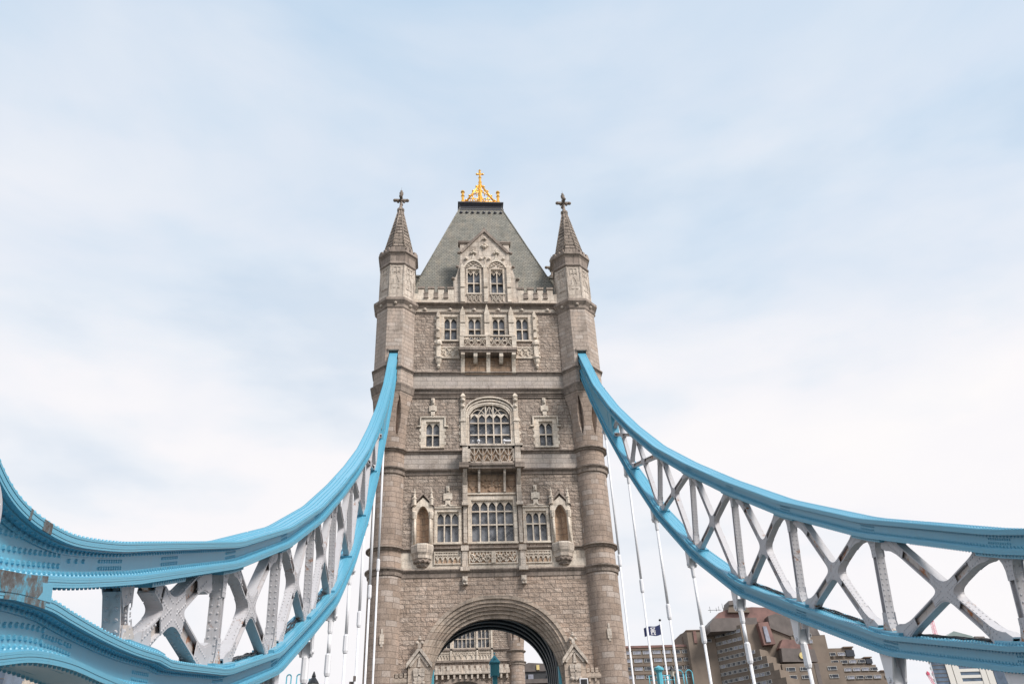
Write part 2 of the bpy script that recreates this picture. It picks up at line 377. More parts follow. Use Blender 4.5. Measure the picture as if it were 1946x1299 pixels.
# ------------------------------------------------------------------ suspension chains
XC, HW, BW = 8.40, .36, .12       # chain plane, chord half width, bracing half width
def interp(tab, y):
    for (a, b), (c, d) in zip(tab, tab[1:]):
        if y <= c: return b+(d-b)*(y-a)/(c-a)
    return tab[-1][1]
T_TAB = [(7.1, 3.58), (7.4, 3.40), (7.8, 3.28), (8.24, 3.245), (8.74, 3.275), (9.3, 3.36), (9.95, 3.53), (10.8, 3.79), (11.6, 4.07), (16.75, 5.86), (22.1, 8.13), (27.3, 10.76), (32.3, 13.66), (37.3, 16.75), (42.3, 20.05), (47.3, 23.85), (52.3, 28.0), (57.3, 32.7), (62.3, 38.72), (64.2, 41.0)]
B_TAB = [(7.1, 1.50), (7.7, 1.60), (8.4, 1.79), (9.1, 1.96), (10.0, 2.07), (11.0, 2.11), (12.0, 2.17), (14.2, 2.46), (17.3, 2.97), (22.6, 4.44), (27.9, 6.68), (33.2, 9.03), (38.5, 12.25), (43.9, 16.35), (49.3, 21.35), (54.7, 27.0), (59.3, 32.3), (62.6, 36.6), (64.2, 38.8)]
def smooth_near(tab, ymax=12.6, k=6):
    out = []
    for i in range(len(tab)-1):
        if tab[i][0] >= ymax or tab[i+1][0] > 14.5: out.append(tab[i]); continue
        a, b, c, d = tab[max(0, i-1)], tab[i], tab[i+1], tab[min(len(tab)-1, i+2)]
        m0 = (c[1]-a[1])/(c[0]-a[0]) if c[0] != a[0] else 0; m1 = (d[1]-b[1])/(d[0]-b[0]); L = c[0]-b[0]
        for j in range(k):
            u = j/k; out.append((b[0]+L*u, (2*u**3-3*u**2+1)*b[1]+(u**3-2*u**2+u)*L*m0+(-2*u**3+3*u**2)*c[1]+(u**3-u**2)*L*m1))
    out.append(tab[-1]); return out
def soften(tab, k):
    tab = smooth_near(tab); out = [tab[0]]
    for i in range(1, len(tab)-1):
        y, z = tab[i]
        if y < 12.6: out.append((y, z)); continue
        for sg, j in ((-1, i-1), (1, i+1)):
            dy = tab[j][0]-y; f = min(k/abs(dy), .4); out.append((y+dy*f, z+(tab[j][1]-z)*f))
    out.append(tab[-1]); return out
def normals(path):
    ns = []
    for i in range(len(path)):
        a = path[max(0, i-1)]; b = path[min(len(path)-1, i+1)]
        d = Vector((b[0]-a[0], b[1]-a[1])).normalized(); ns.append(Vector((-d.y, d.x)))
    return ns
def sweep(mb, path, x0, x1, n0, n1):
    """box section along a path in the YZ plane; n0<n1 are offsets along the path's upward normal"""
    ns = normals(path); vs = []
    if x0 > x1: x0, x1 = x1, x0
    for (y, z), n in zip(path, ns):
        for x, o in ((x0, n0), (x1, n0), (x1, n1), (x0, n1)): vs.append((x, y+n.x*o, z+n.y*o))
    fs = []
    for i in range(len(path)-1):
        for k in range(4): fs.append((i*4+k, i*4+(k+1)%4, i*4+4+(k+1)%4, i*4+4+k)[::-1])
    m = (len(path)-1)*4; fs += [(0, 1, 2, 3), (m+3, m+2, m+1, m)]
    mb.add(vs, fs)
def walk(path, step, y0=-99, y1=99):
    ns = normals(path); acc = 0
    for i in range(len(path)-1):
        (a, b), (c, d) = path[i], path[i+1]; L = math.hypot(c-a, d-b)
        while acc < L:
            f = acc/L; y = a+(c-a)*f
            if y0 <= y <= y1: yield y, b+(d-b)*f, (ns[i]*(1-f)+ns[i+1]*f).normalized(), Vector((c-a, d-b)).normalized()
            acc += step
        acc -= L
TH = .52
T_BOT = [(7.1, 2.24), (7.95, 2.44), (8.5, 2.56), (9.14, 2.73), (9.74, 2.90), (10.7, 3.20), (11.6, 3.49)]
B_TOP = [(7.1, 2.26), (8.04, 2.43), (8.37, 2.50), (9.17, 2.60), (9.67, 2.615), (10.38, 2.64), (11.12, 2.68), (12.0, 2.75), (13.0, 2.865)]
def resample(path, n):
    L = [0]
    for (a, b), (c, d) in zip(path, path[1:]): L.append(L[-1]+math.hypot(c-a, d-b))
    out = []; j = 0
    for i in range(n):
        t = L[-1]*i/(n-1)
        while j < len(L)-2 and L[j+1] < t: j += 1
        f = (t-L[j])/(L[j+1]-L[j]); out.append((path[j][0]+(path[j+1][0]-path[j][0])*f, path[j][1]+(path[j+1][1]-path[j][1])*f))
    return out
def edges(topref):
    """lower and upper edge of a chord; near the joint each edge has its own curve"""
    path = soften(T_TAB if topref else B_TAB, .32); ns = normals(path); o = -TH if topref else TH
    off = [(y+n.x*o, z+n.y*o) for (y, z), n in zip(path, ns)]
    own = smooth_near(T_BOT if topref else B_TOP)
    off = own+[q for q in off if q[0] > own[-1][0]+.5]
    return (off, path) if topref else (path, off)
def chord(name, s, topref, parent, mirror=False):
    lo, hi = edges(topref)
    if mirror: lo, hi = [[(14.2-y, z) for y, z in q[::-1] if y < 19.5] for q in (lo, hi)]
    mb = MB(); F = .028; K = 4
    for k in range(K):                           # stacked cover plates
        dd = .005*(k % 2)
        sweep(mb, lo, s*(XC-HW+dd), s*(XC+HW-dd), F*k, F*(k+1)-.002)
        sweep(mb, hi, s*(XC-HW+dd), s*(XC+HW-dd), -F*(k+1)+.002, -F*k)
    fl = F*K
    sweep(mb, hi, s*(XC-HW+.05), s*(XC-HW+.09), 0, .012); sweep(mb, hi, s*(XC+HW-.05), s*(XC+HW-.09), 0, .012)
    # web box between the two flanges
    n_ = 150; L = resample(lo, n_); H = resample(hi, n_); WI = .20
    for x_ in (s*(XC-HW+WI), s*(XC+HW-WI)):
        vs = [(x_, y, z) for y, z in L]+[(x_, y, z) for y, z in H]
        fs = [(i, i+1, n_+i+1, n_+i) for i in range(n_-1)]
        mb.add(vs, fs if x_ > 0 and x_ > XC or (x_ < 0 and x_ > -XC) else [f[::-1] for f in fs])
    for sg in (-1, 1):                           # corner angles: upright legs against the web
        xa = s*XC+sg*(HW-WI-.002); xb = s*XC+sg*(HW-WI+.02)
        sweep(mb, lo, xa, xb, fl-.004, fl+.075); sweep(mb, hi, xa, xb, -fl-.075, -fl+.004)
        xb = s*XC+sg*(HW-.07); sweep(mb, lo, xa, xb, fl-.004, fl+.016); sweep(mb, hi, xa, xb, -fl-.016, -fl+.004)
    xn = s*(XC-HW+WI-.02)
    for step, y0, y1, r in ((.115, -9, 20, .024), (.15, 20, 34, .026), (.22, 34, 60, .028)):
        for y, z, n, d in walk(lo, step, y0, y1):
            mb.rivet((xn, y+n.x*(fl+.045), z+n.y*(fl+.045)), (-s, 0, 0), r, .024)
            if y < 34:
                for sg in (-1, 1): mb.rivet((s*XC+sg*(HW-.05), y, z), (0, -n.x, -n.y), r, .034)
        for y, z, n, d in walk(lo, step*1.0, y0, y1):
            mb.rivet((s*(XC-HW+.11), y+n.x*(fl+.016), z+n.y*(fl+.016)), (0, n.x, n.y), r*.9, .022)
        for y, z, n, d in walk(hi, step, y0, y1):
            mb.rivet((xn, y-n.x*(fl+.045), z-n.y*(fl+.045)), (-s, 0, 0), r, .024)
            for dx in (-HW+.02, HW-.02, -.07, .07, -.24, .24):
                if abs(dx) != .24 or y < 34: mb.rivet((s*XC+dx, y, z), (0, n.x, n.y), r, .028)
            mb.rivet((s*(XC-HW+.11), y-n.x*(fl+.016), z-n.y*(fl+.016)), (0, -n.x, -n.y), r*.9, .022)
    if not mirror:
        ref = lo; nodes = [13.2, 16.8, 22.1, 27.3, 32.3, 37.3, 42.3] if topref else [17.2, 22.6, 27.9, 33.2, 38.5, 43.9]
        xw = s*(XC-HW+WI)
        for c in ([10.9]+nodes if topref else [9.9, 12.8]+nodes):
            for rr in range(2):
                for y, z, n, d in walk(ref, .08, c-.30, c+.45):
                    off = TH*.42+rr*.085; mb.rivet((xw, y+n.x*off, z+n.y*off), (-s, 0, 0), .027, .024)
        for off in ((.24, .36, .50) if topref else (.24, .36)):
            for y, z, n, d in walk(ref, .115, 7.9, 9.6 if off < .5 else 8.9):
                mb.rivet((xw, y+n.x*off, z+n.y*off), (-s, 0, 0), .034, .03)
        for off in (.3,):
            for y, z, n, d in walk(ref, .2, 9.7, 10.3): mb.rivet((xw, y+n.x*off, z+n.y*off), (-s, 0, 0), .032, .03)
        ref = lo if topref else hi
        for c in (([13.0]+nodes[1:]+[47.3]) if topref else ([12.6]+nodes+[49.3])):
            seg = [(y, z) for y, z, n, d in walk(ref, .2, c-.85, c+.9)]
            if len(seg) < 3: continue
            mb2 = MB(); a = (-.085, -.002) if topref else (.002, .085)
            sweep(mb2, seg, s*(XC-.27), s*(XC+.27), *a)
            if c < 34:
                for y, z, n, d in walk(seg, .11):
                    off = (a[0]+a[1])/2; mb2.rivet((s*(XC-.27), y+n.x*off, z+n.y*off), (-s, 0, 0), .022)
            build('node_plate', mb2, 'blue_paint', parent)
    return build(name, mb, 'blue_paint', parent)

TN = [11.8, 16.8, 22.1, 27.3, 32.35, 37.4, 42.5, 47.4, 51.6]
BN = [12.15, 17.1, 22.6, 27.9, 33.2, 38.5, 43.9, 49.2, 53.4]
_EL, _EH = edges(True)[0], edges(False)[1]
def tpt(y): return Vector((y, interp(_EL, y)-.06))
def bpt(y): return Vector((y, interp(_EH, y)+.06))
def strip(mb, pts, th, x0, x1, side):
    """flange plate following pts (list of 2-D) with thickness th towards side (+1 = left normal)"""
    ns = normals([(p.x, p.y) for p in pts]); vs = []
    if x0 > x1: x0, x1 = x1, x0
    for p, n in zip(pts, ns):
        q = p+n*th*side; vs += [(x0, p.x, p.y), (x1, p.x, p.y), (x1, q.x, q.y), (x0, q.x, q.y)]
    fs = []
    for i in range(len(pts)-1):
        for k in range(4):
            f = (i*4+k, i*4+(k+1)%4, i*4+4+(k+1)%4, i*4+4+k); fs.append(f if side < 0 else f[::-1])
    m = (len(pts)-1)*4; fs += [(0, 1, 2, 3) if side > 0 else (3, 2, 1, 0), (m+3, m+2, m+1, m) if side > 0 else (m, m+1, m+2, m+3)]
    mb.add(vs, fs)
def inter(p, d, q, e):
    den = d.x*e.y-d.y*e.x
    t = ((q.x-p.x)*e.y-(q.y-p.y)*e.x)/den; return p+d*t
def xbrace(s, k, parent):
    of = .82 if k < 4 else (.55 if k < 6 else .3)
    t0, t1, b0, b1 = tpt(TN[k]+(of if k else 1.1)), tpt(TN[k+1]-(of if k else 1.3)), bpt(BN[k]+(of if k else .55)), bpt(BN[k+1]-(of if k else .9))
    C = inter(t0, b1-t0, b0, t1-b0)
    h = .15 if k == 0 else (.105 if k < 4 else .09)
    corners = [t0, b0, b1, t1]              # going round
    mb = MB(); xa, xb = s*(XC-BW), s*(XC+BW)
    near = k < 6
    gus = []
    for i in range(4):
        A, B = corners[i], corners[(i+1)%4]; da = (A-C).normalized(); db = (B-C).normalized()
        na = Vector((-da.y, da.x)); na = na if na.dot(db) > 0 else -na
        nb = Vector((-db.y, db.x)); nb = nb if nb.dot(da) > 0 else -nb
        I = inter(C+na*h, da, C+nb*h, db)
        La = (A-C).length; Lb = (B-C).length; rr = min(.36, La*.3)
        # flared ends
        fa, fb = min(1, (La/2.1)**2), min(1, (Lb/2.1)**2)
        pa = [C+da*(La+e_*(1 if e_ > 0 else fa))+na*h*(1+m_*fa) for e_, m_ in ((.3, 1.9), (.06, 1.6), (-.06, 1.0), (-.2, .5), (-.45, .1), (-.65, 0))]
        pb = [C+db*(Lb+e_*(1 if e_ > 0 else fb))+nb*h*(1+m_*fb) for e_, m_ in ((.3, 1.9), (.06, 1.6), (-.06, 1.0), (-.2, .5), (-.45, .1), (-.65, 0))][::-1]
        if La < 1.3 or Lb < 1.3: pa = [C+da*La+na*h]; pb = [C+db*Lb+nb*h]
        mid = []
        for j in range(7):
            u = j/6; mid.append((I+da*rr)*(1-u)**2+I*2*u*(1-u)+(I+db*rr)*u*u)
        pts = pa+mid+pb
        side = 1 if (pts[1]-pts[0]).x*(C-pts[0]).y-(pts[1]-pts[0]).y*(C-pts[0]).x > 0 else -1
        strip(mb, pts, .035, xa, xb, side)
        gus.append((i, mid))
        if near:
            for p0, p1, nn in ((pa[-1], mid[0], na), (mid[-1], pb[0], nb)):
                L = (p1-p0).length; m = int(L/.13)
                for q in range(m):
                    P = p0+(p1-p0)*(q+.5)/m
                    for fx in (-.6, .6): mb.rivet((s*XC+fx*BW, P.x, P.y), (0, nn.x, nn.y), .026)
    wbm = MB()
    for A in corners:                       # recessed web of each arm
        d = (A-C).normalized(); n = Vector((-d.y, d.x)); P = [C+n*h*.85, A+d*.3+n*h*.85, A+d*.3-n*h*.85, C-n*h*.85]
        wbm.prism([(p.x, p.y) for p in P], s*XC-.045, s*XC+.045, 'x')
    cb_ = build('cross_brace', mb, 'white_paint', parent); build('brace_web', wbm, 'white_rusty', cb_)
    # flat riveted gussets: centre and ends, both faces
    g = MB()
    reach = .62 if k < 4 else .45
    poly = []
    for i, mid in gus:
        A = corners[i]; da = (A-C).normalized(); B = corners[(i+1)%4]; db = (B-C).normalized()
        na = Vector((-da.y, da.x)); na = na if na.dot(db) > 0 else -na
        nb = Vector((-db.y, db.x)); nb = nb if nb.dot(da) > 0 else -nb
        poly.append(C+da*reach+na*h); poly += mid; poly.append(C+db*reach+nb*h)
    for sx in (-1, 1):
        g.prism([(p.x, p.y) for p in poly], s*XC+sx*(BW-.004), s*XC+sx*(BW+.014), 'x')
        for A in corners:
            d = (C-A).normalized(); n = Vector((-d.y, d.x)); e = min(.75, (A-C).length*.3)
            Z = ((-.3, 2.9), (-.08, 2.6), (.06, 2.0), (.2, 1.5), (.45, 1.12), (e, 1.12)); f_ = min(1, ((A-C).length/2.1)**2); P = [A+d*q+n*h*(1+(w_-1)*f_) for q, w_ in Z]+[A+d*q-n*h*(1+(w_-1)*f_) for q, w_ in Z[::-1]]
            if (A-C).length < 1.3: P = [A+n*h, A+d*e+n*h, A+d*e-n*h, A-n*h]
            g.prism([(p.x, p.y) for p in P], s*XC+sx*(BW-.004), s*XC+sx*(BW+.012), 'x')
    if k < 5:
        xf = s*(XC-BW-.014)
        for A in corners:
            d = (A-C).normalized(); n = Vector((-d.y, d.x)); L = (A-C).length
            for q in range(6):
                for o in (-.6, .6):
                    P = C+d*(.14+q*.09)+n*h*o; g.rivet((xf, P.x, P.y), (-s, 0, 0), .024, .018)
                    P = A-d*(.08+q*.11)+n*h*o*1.15; g.rivet((xf, P.x, P.y), (-s, 0, 0), .024, .018)
    build('gusset_plate', g, 'white_paint', parent)
def vertical(s, k, parent):
    T, B = tpt(TN[k]), bpt(BN[k]); d = (B-T).normalized(); n = Vector((-d.y, d.x)); L = (B-T).length; h = .10 if k else .14
    mb = MB(); bow = .10 if k == 0 else 0
    K = 9
    for sg in (-1, 1):
        pts = []
        for i in range(K):
            u = i/(K-1); fl = 1+.8*max(0, 1-u*L/.4)**2+.8*max(0, 1-(1-u)*L/.4)**2
            pts.append(T+d*L*u+n*(sg*h*fl-bow*math.sin(PI*u)*0-bow*2*(u*(1-u))*2))
        strip(mb, pts, .03, s*(XC-BW), s*(XC+BW), -sg)
        if k < 7:
            m = int(L/.14)
            for q in range(m):
                u = (q+.5)/m; i = min(K-2, int(u*(K-1))); f = u*(K-1)-i; P = pts[i]*(1-f)+pts[i+1]*f
                for fx in (-.55, .55): mb.rivet((s*XC+fx*BW, P.x, P.y), (0, n.x*sg, n.y*sg), .032 if k == 0 else .027)
    mb.prism([(p.x, p.y) for p in (T-d*.25+n*h*.8, B+d*.25+n*h*.8, B+d*.25-n*h*.8, T-d*.25-n*h*.8)], s*XC-.04, s*XC+.04, 'x')
    for E_, sg in ((T, 1), (B, -1)):
        e = .5 if L > 1.6 else L*.3; dd = d*sg
        Z = ((-.3, 3.6), (-.05, 3.4), (.03, 2.5), (.14, 1.7), (.3, 1.25), (e, 1.2)) if k else ((-.3, 2.0), (-.05, 1.9), (.1, 1.5), (.3, 1.15), (e, 1.1)); P = [E_+dd*q+n*h*w_ for q, w_ in Z]+[E_+dd*q-n*h*w_ for q, w_ in Z[::-1]]
        for sx in (-1, 1): mb.prism([(p.x, p.y) for p in P], s*XC+sx*(BW-.004), s*XC+sx*(BW+.01), 'x')
        if k < 6:
            for q in range(4):
                for o in (-.6, .6):
                    Q = E_+dd*(.1+q*.1)+n*h*o; mb.rivet((s*(XC-BW-.01), Q.x, Q.y), (-s, 0, 0), .024, .018)
    build('upright', mb, 'white_paint', parent)
    # rust at the foot of the upright
    f = MB(); Q = B-d*.02
    P = [Q+n*h*1.9, Q-d*.16+n*h*1.25, Q-d*.24, Q-d*.12-n*h*1.3, Q-n*h*1.9]
    f.prism([(p.x, p.y) for p in P], s*(XC-BW-.016), s*(XC+BW+.016), 'x'); build('rusty_foot_plate', f, 'white_rusty', parent)
def chain(s):
    side = 'left' if s < 0 else 'right'
    t = thing('suspension_chain', 'blue riveted chain with white X bracing, %s' % ('left of the road, end joint visible' if s < 0 else 'right of the tower, before the hotel'), 'bridge chain', (s*XC, 7.1, 1.5))
    chord('top_chord', s, True, t); chord('bottom_chord', s, False, t)
    chord('top_chord', s, True, t, mirror=True); chord('bottom_chord', s, False, t, mirror=True)
    for k in range(8): xbrace(s, k, t)
    for k in range(9): vertical(s, k, t)
    # solid blue tip plate by the tower
    mb = MB(); pts = []
    ys = [52.7, 54.5, 56.5, 58.5, 60.5, 62.5, 64]
    mb.prism([(y, interp(T_TAB, y)-.35) for y in ys]+[(y, interp(B_TAB, y)+.35) for y in ys[::-1]], s*(XC-HW+.12), s*(XC+HW-.12), 'x')
    for y in (53.6,): mb.prism([(y, interp(T_TAB, y)-.6), (y+.8, interp(T_TAB, y+.8)-.6), (y+.8, interp(B_TAB, y+.8)+.6), (y, interp(B_TAB, y)+.6)], s*(XC-HW+.1), s*(XC+HW-.1), 'x')
    build('tip_plate', mb, 'blue_paint', t)
    # plate closing the fork where the two chords meet at the joint
    mb = MB(); P = [(y, z) for y, z in T_BOT if y < 9]+[(9.0, 2.70), (9.03, 2.585)]+[(y, z) for y, z in B_TOP[::-1] if y < 9]
    P = [(y, z+.05) for y, z in T_BOT if y < 9]+[(9.04, 2.74), (9.10, 2.56)]+[(y, z-.05) for y, z in B_TOP[::-1] if y < 9]
    mb.prism(P, s*(XC-HW-.006), s*(XC+HW+.006), 'x'); mb.prism([(14.2-y, z) for y, z in P], s*(XC-HW-.006), s*(XC+HW+.006), 'x')
    build('joint_plate', mb, 'blue_paint', t)
    g_ = MB(); Q = [(y, z+.05) for y, z in T_BOT if 7.9 < y < 8.8]+[(8.80, 2.68), (8.85, 2.60), (8.78, 2.52)]+[(y, z-.05) for y, z in B_TOP[::-1] if 7.9 < y < 8.7]
    g_.prism(Q, s*(XC-HW-.010), s*(XC-HW+.01), 'x'); build('grime_patch', g_, 'grime', t, label='dark grime over the joint between the chords')
    mb = MB(); mb.tube((s*(XC-HW-.12), 7.0, 2.75), (s*(XC+HW+.12), 7.0, 2.75), .44, 40); mb.tube((s*(XC-HW-.17), 7.0, 2.75), (s*(XC-HW-.1), 7.0, 2.75), .38, 40)
    for i in range(12): a = i*PI/6; mb.rivet((s*(XC-HW-.17), 7.0+.32*math.cos(a), 2.75+.32*math.sin(a)), (-s, 0, 0), .03)
    build('pin_cover', mb, 'white_paint', t)
    # weather stains on the cover plates near the joint: thin grime skins with an outline of their own
    TL, TH_ = edges(True); BL_, BH = edges(False)
    def patch(path, y0, y1, n0, n1, lab):
        st = MB(); seg = [(y, z) for y, z, n, d in walk(path, .04, y0, y1)]
        sweep(st, seg, s*(XC-HW-.004), s*(XC-HW+.01), n0, n1); build('grime_patch', st, 'grime', t, label=lab)
    for y0, y1 in ((8.18, 8.25), (8.50, 8.72)): patch(TH_, y0, y1, -.112, .002, 'dark rusty grime on the edge of the top cover plates')
    patch(BH, 8.12, 9.0, -.114, .06, 'dark grime over the plate edges at the joint'); patch(TL, 7.9, 8.95, -.01, .112, 'dark grime over the plate edges at the joint')
    # black cables lying on the lower chord
    cb = MB(); pb = [(y, interp(B_TAB, y)) for y in [12.7+i*.35 for i in range(64)]]; ns = normals(pb)
    for c in range(3):
        pts = [Vector((s*(XC+.02+.07*c+.03*math.sin(i*1.3+c)), y+n.x*(TH+.05), z+n.y*(TH+.05)+.02*math.sin(i*2.1+c))) for i, ((y, z), n) in enumerate(zip(pb, ns))]
        for a, b in zip(pts, pts[1:]): cb.tube(a, b, .024, 5)
    build('cable', cb, 'black_iron', t)
    return t
chain(-1); chain(1)
# hangers
HY = [17.9, 23.05, 28.6, 34.1, 39.75, 45.3, 50.75, 56.3]
HT = [3.3, 4.6, 5.7, 6.95, 9.0, 11.5, 14.5, 17.9]
ORD = ['first', 'second', 'third', 'fourth', 'fifth', 'sixth', 'seventh', 'eighth']
def hanger(s, i):
    y, tz = HY[i], HT[i]; x = s*XC; zb = interp(B_TAB, y-.25)
    side = 'left' if s < 0 else 'right'
    n = ORD[7-i]
    t = thing('hanger_rod', 'slim white hanger rod with turnbuckle, %s from the tower under the %s chain' % (n, side), 'hanger rod', (x, y, ROAD), 'white hanger rods under the chains')
    l = MB()
    dz = interp(B_TAB, y+.3)-interp(B_TAB, y-.8)
    for sx in (-1, 1):
        P = [(y-.48, interp(B_TAB, y-.48)), (y+.20, interp(B_TAB, y+.20))]
        zc = zb-.62
        arc = [(y+.17*math.cos(a), zc+.17*math.sin(a)) for a in [0, -PI/6, -PI/3, -PI/2, -2*PI/3, -5*PI/6, -PI]]
        l.prism([(P[0][0], P[0][1]+.04), *[(a, b) for a, b in arc[::-1]], (P[1][0], P[1][1]+.04)], x+sx*.15, x+sx*.20, 'x')
        l.tube((x+sx*.19, y, zc), (x+sx*.25, y, zc), .07, 12)
    build('lug', l, 'rod_white', t)
    r = MB(); zc = zb-.62
    r.box(x-.13, x+.13, y-.08, y+.08, zc-.18, zc+.3); r.ngon(x, y, [(.10, zc-.18), (.095, zc-.60), (.075, zc-.68)], 8)
    r.ngon(x, y, [(.075, zc-.7), (.075, tz+.4)], 14, smooth=True); r.ngon(x, y, [(.065, tz-.35), (.065, ROAD)], 14, smooth=True)
    build('rod', r, 'rod_white', t)
    b = MB(); b.ngon(x, y, [(.085, tz+.42), (.112, tz+.36), (.116, tz-.30), (.09, tz-.40)], 8); build('turnbuckle', b, 'rod_white', t)
for s in (-1, 1):
    for i in range(8): hanger(s, i)

# ------------------------------------------------------------------ near tower
TX, TY, DY = 8.40, 64.0, 10.9        # turret centre; rear turrets DY further
WY = 63.4                            # front wall plane
tower = thing('stone_tower', 'grey stone gothic bridge tower with four turrets and steep slate roof, nearer', 'tower', (0, WY, ROAD))
def rings(mb, cx, cy, fn, zs, n=96, smooth=True):
    vs = []; fs = []
    for z in zs:
        for i in range(n):
            a = 2*PI*i/n; r = fn(a, z); vs.append((cx+r*math.cos(a), cy+r*math.sin(a), z))
    for j in range(len(zs)-1):
        for i in range(n): fs.append((j*n+i, j*n+(i+1)%n, (j+1)*n+(i+1)%n, (j+1)*n+i))
    mb.add(vs, fs, smooth)
RL, RU = 1.36, 1.72
def roct(a, ap):
    k = (a+PI/8) % (PI/4)-PI/8; return ap/math.cos(k)
def turret(cx, cy, slot, parent):
    t = bpy.data.objects.new('turret', None); link(t); t.parent = parent; o = parent_off(parent); t.location = (cx-o[0], cy-o[1], 0); 
    lo = MB(); lo.ngon(cx, cy, [(RL, ROAD-3), (RL, 19.1)], 40, smooth=True, cap=False); lo.ngon(cx, cy, [(RL-.02, 19.1), (RL-.04, 30.0)], 40, smooth=True, cap=False)
    build('shaft', lo, 'ashlar_brown', t, cyl=(cx, cy, RL))
    co = MB()
    def fn(a, z):
        u = max(0, min(1, (z-30)/(34.9-30))); t_ = max(0, min(1, (z-31.0)/3.5)); wd_ = R(9)*math.sin(PI*t_**.8)+1e-4
        ph = abs((a % (PI/4))-PI/8)          # 0 on an arris
        g = max(0, 1-ph/wd_)
        return (RL-.04)*(1-u)+roct(a, RU)*u-.5*g**.8*(0 < t_ < 1)
    rings(co, cx, cy, fn, [30+i*.175 for i in range(29)], n=192, smooth=False); build('corbelling', co, 'ashlar_brown', t, cyl=(cx, cy, RL))
    upm = MB()
    z0, z1 = 34.9, 43.7
    K = RU/math.cos(PI/8)
    # octagon faces; the front one carries the slot for the chain
    for i in range(8):
        a0 = PI/8+i*PI/4; p = (cx+K*math.cos(a0), cy+K*math.sin(a0)); q = (cx+K*math.cos(a0+PI/4), cy+K*math.sin(a0+PI/4))
        if slot and abs((a0+PI/8) % (2*PI)-1.5*PI) < .1:
            xs0, xs1 = cx-.40, cx+.40; zt = 39.0; zbm = 35.3; yf = cy-RU
            upm.add([(p[0], yf, z0), (xs0, yf, z0), (xs0, yf, z1), (p[0], yf, z1)], [(0, 1, 2, 3)])
            upm.add([(xs1, yf, z0), (q[0], yf, z0), (q[0], yf, z1), (xs1, yf, z1)], [(0, 1, 2, 3)])
            upm.add([(xs0, yf, zt), (xs1, yf, zt), (xs1, yf, z1), (xs0, yf, z1)], [(0, 1, 2, 3)])
            upm.add([(xs0, yf, z0), (xs1, yf, z0), (xs1, yf, zbm), (xs0, yf, zbm)], [(0, 1, 2, 3)])
            upm.add([(xs0, yf, zbm), (xs0, yf+1.3, zbm), (xs0, yf+1.3, zt), (xs0, yf, zt)], [(3, 2, 1, 0)])
            upm.add([(xs1, yf, zbm), (xs1, yf+1.3, zbm), (xs1, yf+1.3, zt), (xs1, yf, zt)], [(0, 1, 2, 3)])
            upm.add([(xs0, yf, zt), (xs0, yf+1.3, zt), (xs1, yf+1.3, zt), (xs1, yf, zt)], [(0, 1, 2, 3)])
            upm.add([(xs0, yf+1.3, zbm), (xs1, yf+1.3, zbm), (xs1, yf+1.3, zt), (xs0, yf+1.3, zt)], [(0, 1, 2, 3)])
            upm.add([(xs0, yf, zbm), (xs1, yf, zbm), (xs1, yf+1.3, zbm), (xs0, yf+1.3, zbm)], [(0, 1, 2, 3)])
        else: upm.add([(p[0], p[1], z0), (q[0], q[1], z0), (q[0], q[1], z1), (p[0], p[1], z1)], [(0, 1, 2, 3)])
    upm.ngon(cx, cy, [(RU, z1), (RU, z1+.2)], 8)
    build('octagon_stage', upm, 'ashlar', t)
    if slot:
        h = MB(); yf = cy-RU; h.box(cx-.48, cx+.48, yf-.16, yf+.02, 39.0, 39.32)
        h.prism([(cx-.5, 39.32), (cx+.5, 39.32), (cx+.14, 39.62), (cx, 39.9), (cx-.14, 39.62)], yf-.07, yf+.02, 'y'); build('slot_hood', h, 'ashlar', t)
    for zt, big in ((19.75, 1), (21.45, 0), (28.1, 1), (29.82, 0)):
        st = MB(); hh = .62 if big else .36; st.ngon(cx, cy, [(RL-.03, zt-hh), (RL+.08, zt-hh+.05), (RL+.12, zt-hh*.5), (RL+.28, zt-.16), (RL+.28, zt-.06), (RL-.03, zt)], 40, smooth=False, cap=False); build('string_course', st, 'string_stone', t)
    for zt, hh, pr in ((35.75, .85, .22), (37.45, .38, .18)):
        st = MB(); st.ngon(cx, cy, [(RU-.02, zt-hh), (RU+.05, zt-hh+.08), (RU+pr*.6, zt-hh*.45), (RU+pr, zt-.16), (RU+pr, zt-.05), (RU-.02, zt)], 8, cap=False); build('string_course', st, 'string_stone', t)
    st = MB(); st.ngon(cx, cy, [(RU-.02, 43.55), (RU+.08, 43.7), (RU+.1, 44.0), (RU+.34, 44.35), (RU+.34, 44.62), (RU+.2, 44.72), (RU-.1, 44.85)], 8, cap=False)
    o_ = build('string_course', st, 'string_stone', t)
    bo = MB()
    for i in range(8):
        a = i*PI/4; bo.ball((cx+(RU+.16)*math.cos(a), cy+(RU+.16)*math.sin(a), 44.05), .15, 8)
        a = i*PI/4+PI/8
    build('boss', bo, 'pale_weathered', t)
    # panelled top stage
    tp = MB(); RT = 1.60; tp.ngon(cx, cy, [(RT+.05, 44.75), (RT+.02, 45.2), (RT, 48.7)], 8, cap=False)
    for i in range(8):
        a = i*PI/4; c, s_ = math.cos(a), math.sin(a); hw = RT*math.tan(PI/8)
        def Q(u, z, d): return (cx+(RT+d)*c-u*s_, cy+(RT+d)*s_+u*c, z)
        def pl(u0, u1, za, zb, d): 
            vs = [Q(u0, za, -.05), Q(u1, za, -.05), Q(u1, zb, -.05), Q(u0, zb, -.05), Q(u0, za, d), Q(u1, za, d), Q(u1, zb, d), Q(u0, zb, d)]
            tp.add(vs, [(4, 5, 6, 7), (0, 4, 7, 3), (1, 2, 6, 5), (3, 7, 6, 2), (0, 1, 5, 4)])
        for sg in (-1, 1): pl(sg*hw-.09 if sg > 0 else -hw-.02, hw+.02 if sg > 0 else -hw+.09, 44.8, 48.65, .05)
        for u in (-.33, .0, .33):
            pl(u-.035, u+.035, 47.65, 48.55, .05)
